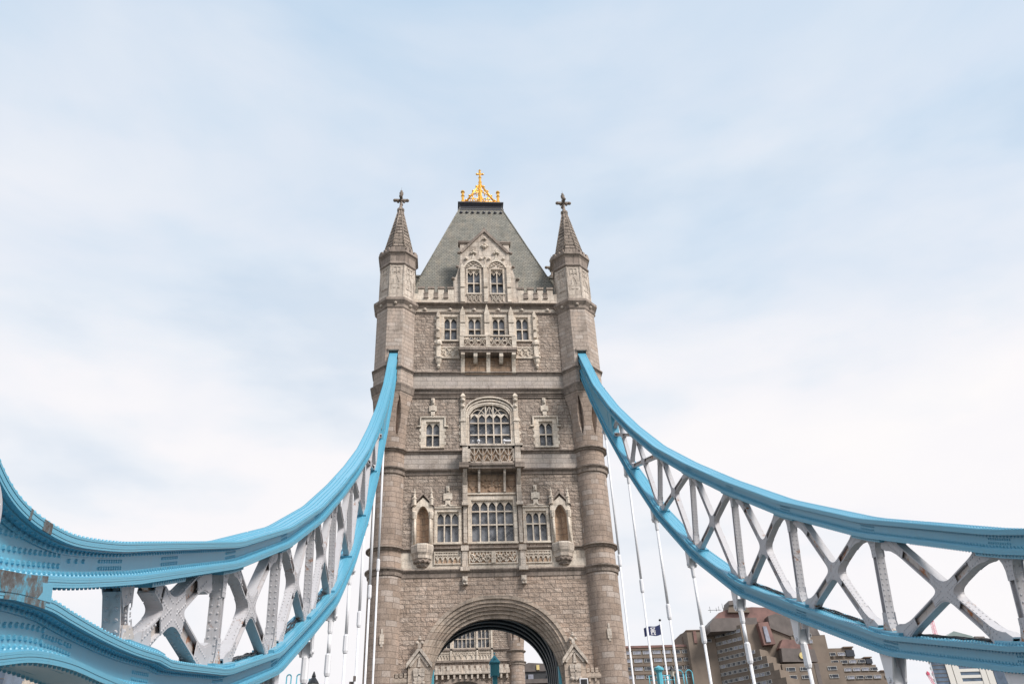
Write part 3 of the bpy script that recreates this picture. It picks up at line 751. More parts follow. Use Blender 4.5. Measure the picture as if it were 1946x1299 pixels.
        pl(-.36, .36, 47.8, 47.88, .05); pl(-.36, .36, 48.35, 48.5, .05); pl(-.32, -.05, 45.98, 46.08, .06); pl(.05, .32, 45.98, 46.08, .06)
        for sg in (-1, 1):          # small ogee hood in relief
            tp.add([Q(sg*.30, 46.6, .05), Q(sg*.22, 47.1, .05), Q(0, 47.55, .06), Q(0, 47.4, .06), Q(sg*.14, 47.0, .05), Q(sg*.22, 46.6, .05)], [(0, 1, 4, 5), (1, 2, 3, 4)] if sg < 0 else [(5, 4, 1, 0), (4, 3, 2, 1)])
    build('panelled_stage', tp, 'pale_weathered', t)
    cn = MB(); cn.ngon(cx, cy, [(RT, 48.65), (RT+.12, 48.8), (RT+.10, 48.95), (RT+.02, 49.1), (RT+.05, 49.75), (RT+.14, 49.95), (RT+.28, 50.08), (RT+.28, 50.28), (RT-.05, 50.4)], 8, cap=False)
    for i in range(8):
        a = i*PI/4; c, s_ = math.cos(a), math.sin(a)
        for u in (-.5, 0, .5): 
            q = Vector((cx+(RT+.1)*c-u*s_, cy+(RT+.1)*s_+u*c, 51.72)); 
            cn.ngon(q.x, q.y, [(.15, 50.22), (.15, 50.66), (.1, 50.7)], 4, phase=a+PI/4)
    build('cornice', cn, 'string_stone', t)
    sp = MB(); sp.ngon(cx, cy, [(RT-.1, 50.3), (1.38, 50.9), (.26, 56.65)], 8, cap=False)
    for i in range(8):               # ribs up the arrises
        a = PI/8+i*PI/4; k = 1/math.cos(PI/8)
        sp.tube((cx+1.37*k*math.cos(a), cy+1.37*k*math.sin(a), 50.9), (cx+.27*k*math.cos(a), cy+.27*k*math.sin(a), 56.65), .075, 5, .05)
    for j in range(11):
        z = 51.2+j*.48; r = 1.38-(z-50.9)*(1.12/5.75); sp.ngon(cx, cy, [(r+.045, z), (r+.03, z+.10), (r-.03, z+.11)], 8, cap=False)
    build('spire', sp, 'spire_stone', t)
    cr = MB(); cr.ngon(cx, cy, [(.26, 56.6), (.36, 56.8), (.36, 57.0), (.18, 57.12), (.13, 57.6), (.12, 58.9), (.18, 59.0), (.20, 59.15), (.2, 59.28), (.12, 59.4), (.11, 59.58), (.03, 59.65)], 12, smooth=False)
    for dx, dy in ((1, 0), (0, 1)):
        cr.box(cx-.72*dx-.12*dy, cx+.72*dx+.12*dy, cy-.72*dy-.12*dx, cy+.72*dy+.12*dx, 58.14, 58.36)
        for sg in (-1, 1):
            c_ = (cx+sg*.64*dx, cy+sg*.64*dy, 58.25); cr.ball(c_, .18, 8)
            cr.ball((cx+sg*.3*dx, cy+sg*.3*dy, 58.02), .12, 8)
    cr.ball((cx, cy, 58.62), .17, 8)
    cr.tube((cx, cy, 59.6), (cx, cy, 60.1), .012, 4)
    build('cross_finial', cr, 'spire_stone', t)
    return t
for sx in (-1, 1):
    turret(sx*TX, TY, True, tower)
TR = [c for c in tower.children if c.name.startswith('turret')]
for c in TR:
    copy_tree(c, tower, (c.location.x, c.location.y+DY, 0))

# --- front wall built as cells round its openings
def wall_cells(mb, x0, x1, z0, z1, holes, y, depth=.42):
    xs = sorted({x0, x1, *[max(x0, min(x1, h[i])) for h in holes for i in (0, 1)]})
    zs = sorted({z0, z1, *[max(z0, min(z1, h[i])) for h in holes for i in (2, 3)]})
    for a, b in zip(xs, xs[1:]):
        for c, d in zip(zs, zs[1:]):
            mx, mz = (a+b)/2, (c+d)/2
            if any(h[0] < mx < h[1] and h[2] < mz < h[3] for h in holes): continue
            mb.add([(a, y, c), (b, y, c), (b, y, d), (a, y, d)], [(0, 1, 2, 3)])
    for h in holes:
        if h[2] < z0 or h[3] > z1: continue
        a, b, c, d = h; Y = y+depth
        mb.add([(a, y, c), (a, Y, c), (a, Y, d), (a, y, d)], [(3, 2, 1, 0)]); mb.add([(b, y, c), (b, Y, c), (b, Y, d), (b, y, d)], [(0, 1, 2, 3)])
        mb.add([(a, y, c), (b, y, c), (b, Y, c), (a, Y, c)], [(0, 1, 2, 3)]); mb.add([(a, y, d), (b, y, d), (b, Y, d), (a, Y, d)], [(3, 2, 1, 0)])
def lights(mb, x0, x1, z0, z1, n, trans, y, heads=True, mw=.11, dep=.16, headtiers=()):
    """stone mullions, transoms and cusped heads inside an opening"""
    W = (x1-x0)/n
    for i in range(1, n): mb.box(x0+W*i-mw/2, x0+W*i+mw/2, y+.10, y+.10+dep, z0, z1)
    for z in trans:
        for i in range(n): mb.box(x0+W*i+mw/2-(.06 if i == 0 else 0), x0+W*(i+1)-mw/2+(.06 if i == n-1 else 0), y+.11, y+.10+dep, z-.05, z+.05)
    if heads:
        for top in (z1, *headtiers):
            for i in range(n):
                a = x0+W*i+(mw/2 if i else 0); b = x0+W*(i+1)-(mw/2 if i < n-1 else 0); m = (a+b)/2; w_ = (b-a)/2
                for sg, e in ((-1, a), (1, b)):
                    pts = [(e, top), (e, top-w_*1.7)]
                    for u in (.25, .5, .75, 1): pts.append((e-sg*w_*(u**1.0)*1.0, top-w_*1.7*(1-u**.62)-.06*u))
                    pts.append((m, top))
                    # outline: up the jamb, along the pointed arch, back along the lintel
                    mb.prism(pts[::-1] if sg < 0 else pts, y+.12, y+.08+dep, 'y')
def glass(x0, x1, z0, z1, y, parent): return build('glass', MB().add([(x0, y, z0), (x1, y, z0), (x1, y, z1), (x0, y, z1)], [(0, 1, 2, 3)]), 'leaded_glass', parent)
def ringbox(mb, x0, x1, z0, z1, X0, X1, Z0, Z1, ya, yb):
    mb.box(X0, x0, ya, yb, Z0, Z1); mb.box(x1, X1, ya, yb, Z0, Z1); mb.box(x0, x1, ya, yb, z1, Z1); mb.box(x0, x1, ya, yb, Z0, z0)
def window(x0, x1, z0, z1, n, trans, parent, y=WY, sur=(.2, .2, .2, .12), mat='pale_stone', hood=True, casements=True, headtiers=()):
    mb = MB(); l, r_, t_, b_ = sur
    ringbox(mb, x0+.05, x1-.05, z0+.06, z1-.05, x0-l, x1+r_, z0-b_, z1+t_, y-.05, y+.14)
    ringbox(mb, x0+.10, x1-.10, z0+.10, z1-.09, x0+.05, x1-.05, z0+.06, z1-.05, y+.03, y+.2)
    lights(mb, x0+.10, x1-.10, z0+.1, z1-.09, n, trans, y, headtiers=headtiers)
    if hood:
        mb.box(x0-l-.02, x1+r_+.02, y-.16, y-.05, z1+t_-.02, z1+t_+.12)
    mb.box(x0-l-.04, x1+r_+.04, y-.14, y-.04, z0-b_-.02, z0-b_+.12)
    wdw = build('window', mb, mat, parent)
    glass(x0+.02, x1-.02, z0+.02, z1-.02, y+.34, wdw)
    if casements:
        c = MB(); W = (x1-x0-.2)/n; zt = trans[0] if trans else z1
        for i in range(n):
            if (i % 2) == 1 or n == 2:
                a = x0+.1+W*i+.06; b = a+W-.12; ringbox(c, a+.03, b-.03, z0+.14, zt-.09, a, b, z0+.11, zt-.06, y+.24, y+.3)
        if c.v: build('casement', c, 'dark_steel', wdw)
    return wdw
def quoins(mb, x, s, z0, z1, y, h=.31):
    k = 0; z = z0
    while z < z1-.02:
        w_ = .16 if k % 2 else .05
        mb.box(x, x+s*w_, y-.045, y+.1, z, min(z+h, z1)); z += h; k += 1
# arch outline
def arch_pts(hw, spring, apex, n=28, p=2.25):
    out = []
    for i in range(n+1):
        a = PI*i/n; c, s_ = math.cos(a), math.sin(a)
        out.append((-hw*math.copysign(abs(c)**(2/p), c), spring+(apex-spring)*abs(s_)**(2/p)))
    return out
SP = 11.2
def arch_z(x, hw, spring, apex, p=2.25):
    u = min(1, abs(x)/hw); return spring+(apex-spring)*(1-u**p)**(1/p)
HOLES_UP = [(-4.02, -2.71, 40.78, 43.42), (-1.79, -.5, 40.78, 43.42), (.45, 1.72, 40.78, 43.42), (2.63, 3.9, 40.78, 43.42)]
HOLES_MID = [(-1.75, 1.72, 30.33, 34.2), (-5.53, -4.25, 30.12, 32.55), (4.15, 5.45, 30.12, 32.55)]
HOLES_LOW = [(-1.78, 1.75, 21.82, 25.4), (-4.53, -2.67, 21.82, 24.45), (2.6, 4.42, 21.82, 24.45), (-6.15, -5.05, 21.52, 24.95), (4.95, 6.05, 21.52, 24.95)]
wm = MB(); wall_cells(wm, -8, 8, 21.4, 27.6, HOLES_LOW, WY); wall_cells(wm, -8, 8, 29.8, 34.8, HOLES_MID, WY); wall_cells(wm, -8, 8, 37.4, 43.7, HOLES_UP, WY)
wm.add([(-8, WY+.42, 21.4), (8, WY+.42, 21.4), (8, WY+.42, 45), (-8, WY+.42, 45)], [(0, 1, 2, 3)])
build('front_wall', wm, 'rock_faced', tower)
# wall over and beside the arch
wl = MB(); n = 60; HWO = 5.3
for i in range(n):
    a = -HWO+2*HWO*i/n; b = -HWO+2*HWO*(i+1)/n
    wl.add([(a, WY, arch_z(a, HWO, SP-.5, 17.0)), (b, WY, arch_z(b, HWO, SP-.5, 17.0)), (b, WY, 19.1), (a, WY, 19.1)], [(0, 1, 2, 3)])
wl.add([(-8, WY, ROAD), (-HWO, WY, ROAD), (-HWO, WY, 19.1), (-8, WY, 19.1)], [(0, 1, 2, 3)]); wl.add([(HWO, WY, ROAD), (8, WY, ROAD), (8, WY, 19.1), (HWO, WY, 19.1)], [(0, 1, 2, 3)])
build('arch_wall', wl, 'rock_faced_low', tower)
ab = MB(); ab.box(-8, 8, WY-.0, WY+.3, 28.1, 29.5); ab.box(-8, 8, WY, WY+.3, 35.7, 37.1); build('ashlar_band', ab, 'ashlar_grey', tower)
pb = MB(); pb.box(-8, 8, WY-.05, WY+.3, 19.75, 21.1); pb.box(-8, 8, WY+.0, WY+.3, 43.9, 44.9); build('pale_band', pb, 'pale_stone', tower)
# body: side and back walls
bd = MB(); bd.box(-9.2, -8.0+1.0, TY+1.0, TY+DY-1.0, ROAD, 46.2); bd.box(7.0, 9.2, TY+1.0, TY+DY-1.0, ROAD, 46.2)
bd.box(-8, 8, WY+.45, TY+DY+.5, 19.5, 46.0)
build('side_wall', bd, 'rock_faced', tower)
bk = MB(); yb = TY+DY+.55
for i in range(n):
    a = -HWO+2*HWO*i/n; b = -HWO+2*HWO*(i+1)/n
    bk.add([(a, yb, arch_z(a, HWO, 13.4, 18.3)), (b, yb, arch_z(b, HWO, 13.4, 18.3)), (b, yb, 46), (a, yb, 46)], [(3, 2, 1, 0)])
bk.box(-8, -HWO, yb-.4, yb, ROAD, 46); bk.box(HWO, 8, yb-.4, yb, ROAD, 46); build('back_wall', bk, 'rock_faced', tower)
# string courses on the wall
def course(zt, hh, pr, x=7.4):
    sc = MB(); sc.prism([(WY+.1, zt-hh), (WY-.06, zt-hh), (WY-.08, zt-hh*.55), (WY-pr, zt-.15), (WY-pr, zt-.06), (WY+.1, zt+.02)], -x, x, 'x'); build('string_course', sc, 'string_stone', tower)
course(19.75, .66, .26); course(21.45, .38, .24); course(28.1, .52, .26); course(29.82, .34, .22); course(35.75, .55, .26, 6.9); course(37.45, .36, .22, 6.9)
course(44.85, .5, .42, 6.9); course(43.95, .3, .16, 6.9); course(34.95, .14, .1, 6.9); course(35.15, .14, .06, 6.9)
bs = MB()
for x in (-5.75, -3.4, -1.15, 1.1, 3.3, 5.75):
    bs.ball((x, WY-.12, 44.12), .17, 8); bs.box(x-.17, x+.17, WY-.09, WY, 43.96, 44.3)
build('boss', bs, 'pale_weathered', tower)
# --- top row of windows
row = MB()
for x0, x1 in ((-4.67, -4.22), (4.10, 4.67)):  pass
for i, (a, b, c, d) in enumerate(HOLES_UP):
    window(a, b, c, d, 2, [42.08], tower, sur=(.2, .2, .3, .1), hood=False, headtiers=())
row.box(-4.67, -4.22, WY-.05, WY+.05, 38.9, 43.9); row.box(4.10, 4.62, WY-.05, WY+.05, 38.9, 43.9)
row.box(-4.67, 4.62, WY-.10, WY+.02, 43.72, 43.9)
for x in (-2.25, 0, 2.25):
    row.prism([(x-.26, 40.7), (x+.26, 40.7), (x+.24, 43.6), (x+.17, 43.9), (x, 44.4 if x else 44.75), (x-.17, 43.9), (x-.24, 43.6)], WY-.34, WY+.05, 'y')
    row.prism([(x-.24, 42.55), (x+.24, 42.55), (x+.24, 42.65), (x, 42.95), (x-.24, 42.65)], WY-.42, WY-.3, 'y')
for x in (-4.5, 4.42):
    row.prism([(x-.16, 41.0), (x+.16, 41.0), (x+.14, 43.6), (x, 44.05), (x-.14, 43.6)], WY-.25, WY+.05, 'y')
    for z in (41.8, 43.2): row.ball((x, WY-.27, z), .14, 8)
quoins(row, -4.67, -1, 39.0, 43.8, WY); quoins(row, 4.62, 1, 39.0, 43.8, WY)
build('window_surround', row, 'pale_stone', tower)
def tracery(mb, x0, x1, z0, z1, y, n, kind='x', w_=.05, d=.10):
    W = (x1-x0)/n
    def bar(p, q, ww=w_):
        dx, dz = q[0]-p[0], q[1]-p[1]; L = math.hypot(dx, dz); nx, nz = -dz/L*ww/2, dx/L*ww/2
        mb.prism([(p[0]+nx, p[1]+nz), (q[0]+nx, q[1]+nz), (q[0]-nx, q[1]-nz), (p[0]-nx, p[1]-nz)], y-d, y, 'y')
    for i in range(n):
        a, b = x0+W*i, x0+W*(i+1); m = (a+b)/2; zc = (z0+z1)/2
        if kind == 'x':
            bar((a, z0), (b, z1)); bar((a, z1), (b, z0))
            k = 10
            for j in range(k):
                t0, t1 = 2*PI*j/k, 2*PI*(j+1)/k; rr = min(W, z1-z0)*.30
                bar((m+rr*math.cos(t0), zc+rr*math.sin(t0)), (m+rr*math.cos(t1), zc+rr*math.sin(t1)), w_*.8)
        elif kind == 'v':
            bar((a, z1), (m, z0+.1*(z1-z0))); bar((m, z0+.1*(z1-z0)), (b, z1)); bar((a, (z0+z1)/2), (m, z1)); bar((m, z1), (b, (z0+z1)/2)); bar((m, z0), (m, z1), w_*.7)
        elif kind == 'leaf':
            bar((m, z0), (m, z1))
            for sg, e in ((-1, a), (1, b)):
                for zz in (z0, z0+(z1-z0)*.45):
                    bar((m, zz), (m+(e-m)*.7, zz+(z1-z0)*.28)); bar((m+(e-m)*.7, zz+(z1-z0)*.28), (e, min(z1, zz+(z1-z0)*.55)))
# balcony of the top row
b3 = bpy.data.objects.new('upper_balcony', None); link(b3); b3.parent = tower; b3.location = (0, 0, 40.0)
mb = MB(); yb0 = WY-.95
mb.box(-2.52, 2.50, yb0-.08, yb0+.14, 40.62, 40.76); mb.box(-2.52, 2.50, yb0, yb0+.12, 39.48, 39.6); 
for x in (-2.35, 0, 2.35): mb.box(x-.2, x+.2, yb0-.05, yb0+.15, 39.4, 40.64)
mb.box(-2.5, -2.3, yb0, WY, 39.45, 40.7); mb.box(2.3, 2.5, yb0, WY, 39.45, 40.7)
build('balustrade', mb, 'pale_stone', b3)
tr = MB(); tracery(tr, -2.15, -.2, 39.6, 40.62, yb0+.1, 3, 'x'); tracery(tr, .2, 2.15, 39.6, 40.62, yb0+.1, 3, 'x')
build('pierced_panel', tr, 'pale_stone', b3)
mb = MB(); mb.box(-2.6, 2.6, yb0-.1, WY, 39.18, 39.44); mb.box(-2.52, 2.52, yb0, WY, 38.98, 39.18); build('slab', mb, 'string_stone', b3)
mb = MB()
for x in (-2.28, 0, 2.28):
    mb.prism([(WY, 37.2), (WY-.22, 37.3), (WY-.30, 37.9), (WY-.55, 38.5), (WY-.92, 38.75), (WY-.92, 38.98), (WY, 38.98)], x-.17, x+.17, 'x')
for x in (-1.15, 1.15): mb.prism([(WY-.3, 38.1), (WY-.5, 38.15), (WY-.85, 38.6), (WY-.88, 38.98), (WY-.1, 38.98)], x-.17, x+.17, 'x')
build('bracket', mb, 'pale_stone', b3)
mb = MB(); mb.box(-2.1, 2.1, WY-.10, WY+.02, 37.15, 38.9)
for i in range(4):
    x = -1.58+i*1.05; mb.box(x-.4, x+.4, WY-.15, WY-.1, 38.3, 38.42); mb.prism([(x-.4, 37.4), (x+.4, 37.4), (x+.4, 37.9), (x, 38.3), (x-.4, 37.9)], WY-.14, WY-.1, 'y')
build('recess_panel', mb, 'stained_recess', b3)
sp_ = MB()
for s in (-1, 1):
    o = .06 if s > 0 else 0
    sp_.box(s*2.55, s*4.6, WY-.12, WY+.02, 38.85, 38.97); sp_.box(s*2.55, s*4.6, WY-.10, WY+.02, 39.95, 40.08); sp_.box(s*2.55, s*4.6, WY-.03, WY+.02, 38.9, 40.0)
    tracery(sp_, min(s*2.6, s*4.3), max(s*2.6, s*4.3), 38.97, 39.95, WY-.02, 3, 'x')
    sp_.box(s*4.22, s*4.62, WY-.25, WY, 38.9, 40.4); sp_.ngon(s*4.43, WY-.1, [(.05, 37.75), (.17, 37.95), (.12, 38.15), (.24, 38.4), (.25, 38.65), (.36, 38.8), (.34, 38.95)], 8)
    sp_.ngon(s*4.43, WY-.1, [(.30, 40.2), (.30, 40.4), (.2, 40.7)], 8)
build('carved_panel', sp_, 'pale_stone', tower)
# --- middle arched window
mb = MB(); x0, x1 = -1.75, 1.72; cx = -.015; y = WY
def head(x): return arch_z(x-cx, 1.66, 33.15, 34.12, 2.0)
ns_ = 24; poly = []
for i in range(ns_):
    a = x0+(x1-x0)*i/ns_; b = x0+(x1-x0)*(i+1)/ns_
    mb.prism([(a, head(a)), (b, head(b)), (b, 34.25), (a, 34.25)], y-.03, y+.30, 'y')
for k, (hw, ap, sp0, pr) in enumerate(((1.78, 34.22, 33.2, .06), (1.92, 34.48, 33.3, .10), (2.07, 34.75, 33.4, .20))):
    A = arch_pts(hw, sp0, ap, 24, 2.0); B = arch_pts(hw+.13, sp0, ap+.13, 24, 2.0)
    for i in range(24): mb.prism([A[i], A[i+1], B[i+1], B[i]], y-pr, y+.02, 'y')
    for s in (-1, 1): mb.box(cx+s*hw, cx+s*(hw+.13), y-pr, y+.02, 30.33, sp0)
for s in (-1, 1):
    xx = cx+s*2.28; mb.box(xx-.2, xx+.2, y-.18, y+.02, 30.33, 34.8); mb.ball((xx, y-.2, 34.5), .2, 8); mb.ball((xx, y-.2, 33.9), .17, 8)
    mb.prism([(xx-.24, 32.45), (xx+.24, 32.45), (xx+.24, 32.55), (xx, 32.8), (xx-.24, 32.55)], y-.26, y-.1, 'y')
    quoins(mb, xx+s*.2, s, 30.33, 33, y); mb.ngon(xx, y-.1, [(.18, 34.75), (.22, 34.9), (.02, 35.25)], 4, phase=PI/4)
mb.box(x0, x1, y-.08, y+.2, 30.25, 30.4)
W = (x1-x0-.2)/5
for i in range(1, 5):
    xm = x0+.1+W*i; zt = head(xm)+.02
    mb.box(xm-.055, xm+.055, y+.08, y+.26, 30.4, min(zt, 34.2) if i in (2, 3) else 33.0)
for z in (31.3, 32.42): mb.box(x0+.05, x1-.05, y+.10, y+.25, z-.05, z+.05)
for i in range(5):
    a = x0+.1+W*i; b = a+W; m = (a+b)/2
    for sg, e in ((-1, a), (1, b)):
        mb.prism([(e, 33.25), (e, 32.75), (e-sg*.12, 33.0), (m, 33.22), (m, 33.3)][::1], y+.12, y+.24, 'y')
def curve(p, q, bend, ww=.06, k=8):
    P = []
    for j in range(k+1):
        u = j/k; x_ = p[0]+(q[0]-p[0])*u; z_ = p[1]+(q[1]-p[1])*u+bend*4*u*(1-u); P.append((x_, z_))
    for a, b in zip(P, P[1:]):
        dx, dz = b[0]-a[0], b[1]-a[1]; L = math.hypot(dx, dz); nx, nz = -dz/L*ww/2, dx/L*ww/2
        mb.prism([(a[0]+nx, a[1]+nz), (b[0]+nx, b[1]+nz), (b[0]-nx, b[1]-nz), (a[0]-nx, a[1]-nz)], y+.10, y+.24, 'y')
xl = [x0+.1+W*i for i in range(6)]
curve((xl[0], 33.1), (xl[2], 33.1), .62); curve((xl[3], 33.1), (xl[5], 33.1), .62); curve((xl[1], 33.2), (xl[2]-.02, 34.0), .1); curve((xl[4], 33.2), (xl[3]+.02, 34.0), .1)
curve((xl[2], 33.2), ((xl[2]+xl[3])/2, 34.05), .1, .05); curve((xl[3], 33.2), ((xl[2]+xl[3])/2, 34.05), .1, .05); mb.box(cx-.02, cx+.02, y+.1, y+.22, 33.3, 34.1)
wd = build('arched_window', mb, 'pale_stone', tower); glass(x0+.02, x1-.02, 30.35, 34.2, y+.34, wd)
cm = MB()
for i in (1, 3): a = xl[i]+.06; b = xl[i+1]-.06; ringbox(cm, a+.04, b-.04, 30.45, 31.2, a, b, 30.4, 31.25, y+.25, y+.31)
a = xl[2]+.06; b = xl[3]-.06; ringbox(cm, a+.04, b-.04, 30.45, 31.2, a, b, 30.4, 31.25, y+.25, y+.31)
build('casement', cm, 'dark_steel', wd)
# small side windows with ogee hood and stepped cross
for (a, b, c, d) in HOLES_MID[1:]:
    wv = window(a, b, c, d, 2, [31.3], tower, sur=(.32, .32, .3, .1))
    o = MB(); m = (a+b)/2
    quoins(o, a-.32, -1, 30.0, 32.6, WY); quoins(o, b+.32, 1, 30.0, 32.6, WY)
    for s in (-1, 1):
        e = m+s*(b-a)/2+s*.34; o.box(e, e+s*.12, WY-.16, WY, 32.1, 32.95); o.box(e, e+s*.34, WY-.16, WY, 31.98, 32.1)
        o.prism([(m+s*.55, 32.88), (m+s*.2, 32.96), (m, 33.25), (m, 33.1), (m+s*.15, 32.86)], WY-.17, WY-.04, 'y')
    for (w_, z0_, z1_) in ((.18, 33.15, 33.55), (.33, 33.45, 34.0), (.15, 34.0, 34.75)): o.box(m-w_, m+w_, WY-.12, WY, z0_, z1_)
    o.ngon(m, WY-.15, [(.1, 34.2), (.12, 34.5), (.05, 34.7)], 6)
    build('window_ornament', o, 'pale_stone', tower)
# --- middle balcony
b2 = bpy.data.objects.new('middle_balcony', None); link(b2); b2.parent = tower; b2.location = (0, 0, 29.0)
y2 = WY-1.0
mb = MB(); mb.box(-2.62, 2.6, y2-.12, y2+.25, 29.72, 29.9); mb.box(-2.45, 2.42, y2, y2+.12, 28.2, 28.34); mb.box(-2.4, 2.4, y2, y2+.12, 29.5, 29.72)
for s in (-1, 1):
    mb.box(s*1.95, s*2.42, y2-.08, y2+.2, 28.2, 29.75); mb.box(s*2.3, s*2.42, y2, WY, 28.2, 29.8); mb.box(s*2.62, s*2.0, y2-.18, y2+.2, 29.72, 29.92)
    mb.box(s*1.75, s*1.95, y2, y2+.14, 28.2, 29.7)
build('balustrade', mb, 'pale_weathered', b2)
tr = MB(); tracery(tr, -1.78, 1.76, 28.3, 29.5, y2+.10, 5, 'leaf', .06, .10); build('pierced_panel', tr, 'pale_weathered', b2)
tr = MB(); tr.box(-2.3, 2.3, y2+.16, y2+.2, 28.2, 29.7); build('backing', tr, 'stained_recess', b2)
mb = MB(); mb.box(-2.68, 2.64, y2-.15, WY, 27.95, 28.18)
for s in (-1, 1): mb.box(s*1.9, s*2.68, y2-.24, y2, 27.75, 28.2)
mb.box(-2.5, 2.48, y2-.02, WY, 27.72, 27.95); build('slab', mb, 'string_stone', b2)
mb = MB()
for s in (-1, 1):
    c = s*2.21-.0; mb.box(c-.2, c+.2, WY-.34, WY+.02, 25.0, 27.75); mb.prism([(WY-.3, 26.5), (WY-.45, 26.7), (WY-1.0, 27.5), (WY-1.0, 27.75), (WY-.3, 27.75)], c-.15, c+.15, 'x')
    mb.ngon(c, WY-.2, [(.27, 24.8), (.27, 25.0), (.18, 25.1)], 4, phase=PI/4); mb.box(c-.14, c+.14, WY-.2, WY, 21.75, 24.9)
    mb.prism([(WY-.1, 25.9), (WY-.25, 26.0), (WY-.35, 26.8), (WY-.8, 27.4), (WY-.85, 27.72), (WY-.1, 27.72)], s*1.05-.09, s*1.05+.09, 'x')
build('bracket', mb, 'pale_weathered', b2)
mb = MB(); mb.box(-2.0, 2.0, WY-.06, WY+.02, 25.75, 27.7)
for s in (-1, 1):
    mb.prism([(s*1.6-.28, 27.2), (s*1.6+.28, 27.2), (s*1.6+.28, 26.6), (s*1.6, 26.2), (s*1.6-.28, 26.6)], WY-.13, WY-.05, 'y')
    for j in range(7):
        a0 = j*PI/3.5; mb.ball((s*.42+.32*math.cos(a0), WY-.08, 26.8+.3*math.sin(a0)), .11, 8)
mb.prism([(-.3, 26.2), (0, 25.95), (.3, 26.2), (.12, 26.6), (0, 27.3), (-.12, 26.6)], WY-.15, WY-.05, 'y')
build('carved_relief', mb, 'stained_recess', b2)
# cctv lamps on the balcony edge
for x in (-1.05, 1.1):
    t = thing('spotlight', 'small white spotlight on the middle balcony rail, %s of its arched window' % ('left' if x < 0 else 'right'), 'spotlight', (x, y2, 29.92), 'spotlights on the balcony')
    build('stem', MB().ngon(x, y2, [(.05, 29.9), (.05, 30.1)], 8), 'rod_white', t); h = MB(); h.ball((x, y2, 30.2), .14, 8); h.box(x+.25*(1 if x > 0 else -1)-.25, x+.5*(1 if x > 0 else -1)+.05, y2-.1, y2+.1, 30.12, 30.25); build('head', h, 'rod_white', t)
# --- lower window group
g = MB(); a, b, c, d = HOLES_LOW[0]
window(a, b, c, d, 5, [23.32, 24.44], tower, sur=(.22, .22, .42, .12), hood=True)
for (a, b, c, d) in HOLES_LOW[1:3]: window(a, b, c, d, 3, [23.35], tower, sur=(.15, .15, .24, .12))
for m in (-3.6, 3.55):
    for (w_, z0_, z1_) in ((.2, 24.85, 25.45), (.36, 25.35, 25.95), (.15, 25.95, 26.6)): g.box(m-w_, m+w_, WY-.12, WY, z0_, z1_)
    for s in (-1, 1): g.prism([(m+s*.9, 24.8), (m+s*.25, 24.95), (m, 25.2), (m, 25.03), (m+s*.2, 24.8)], WY-.2, WY-.04, 'y')
    g.ngon(m, WY-.14, [(.1, 26.1), (.12, 26.35), (.04, 26.55)], 6)
build('window_ornament', g, 'pale_stone', tower)
# niches with canopies
for nx in (-5.6, 5.5):
    g = MB(); a, b = nx-.5, nx+.5
    for s in (-1, 1):
        g.box(nx+s*.5, nx+s*.84, WY-.16, WY+.3, 21.5, 24.1)
        g.tube((nx+s*.62, WY-.26, 21.7), (nx+s*.62, WY-.26, 23.9), .1, 10); g.ngon(nx+s*.66, WY-.22, [(.16, 23.75), (.2, 24.05), (.22, 24.3), (.12, 24.4)], 8)
        g.ngon(nx+s*.68, WY-.2, [(.15, 24.9), (.16, 25.4), (.20, 25.45), (.10, 25.6), (.015, 26.35)], 6)
        for z in (25.75, 26.0): g.ball((nx+s*.68, WY-.2, z), .09, 6)
    P = []
    for i in range(9):
        u = i/8; P.append((nx-.5+u*.5, 24.1+.75*math.sin(u*PI/2)**.8))
    L = [(nx-.84, 24.1)]+P+[(nx, 25.55), (nx-.84, 24.75)]
    g.prism(L, WY-.2, WY+.2, 'y'); g.prism([(2*nx-x_, z_) for x_, z_ in L], WY-.2, WY+.2, 'y')
    build('niche', g, 'pale_stone', tower)
    g = MB(); 
    for s in (-1, 1): g.prism([(nx+s*.92, 24.95), (nx, 26.05), (nx, 25.8), (nx+s*.92, 24.75)], WY-.3, WY, 'y')
    g.ball((nx, WY-.2, 26.1), .1, 6); build('niche_gable', g, 'string_stone', tower)
    g = MB(); zs = [21.5, 22.6, 23.6, 24.2, 24.45, 24.65, 24.8, 24.9]; K = 12; vs = []
    for z in zs:
        r_ = .52 if z <= 24.2 else .52*math.sqrt(max(.01, 1-((z-24.2)/.71)**2))
        for i in range(K+1): a_ = PI*i/K; vs.append((nx+r_*math.cos(a_), WY-.02+r_*.8*math.sin(a_), z))
    g.add(vs, [(j*(K+1)+i, (j+1)*(K+1)+i, (j+1)*(K+1)+i+1, j*(K+1)+i+1) for j in range(len(zs)-1) for i in range(K)], True)
    g.box(nx-.5, nx+.5, WY-.15, WY+.4, 21.45, 21.62)
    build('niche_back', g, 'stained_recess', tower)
    g = MB(); g.ngon(nx, WY+.1, [(.03, 19.75), (.38, 19.95), (.42, 20.2), (.55, 20.35), (.72, 20.5), (.74, 20.75), (.84, 20.95), (.88, 21.2), (.9, 21.45), (.85, 21.6)], 8)
    build('corbel', g, 'pale_weathered', tower)
    g = MB()
    for i in range(26):
        a_ = PI+PI*i/25; g.ball((nx+.58*math.cos(a_), WY+.1+.58*math.sin(a_), 20.3+.06*math.sin(i*5)), .12, 6)
        if i % 2: g.ball((nx+.36*math.cos(a_), WY+.1+.36*math.sin(a_), 19.98), .1, 6)
    build('carved_foliage', g, 'string_stone', tower)
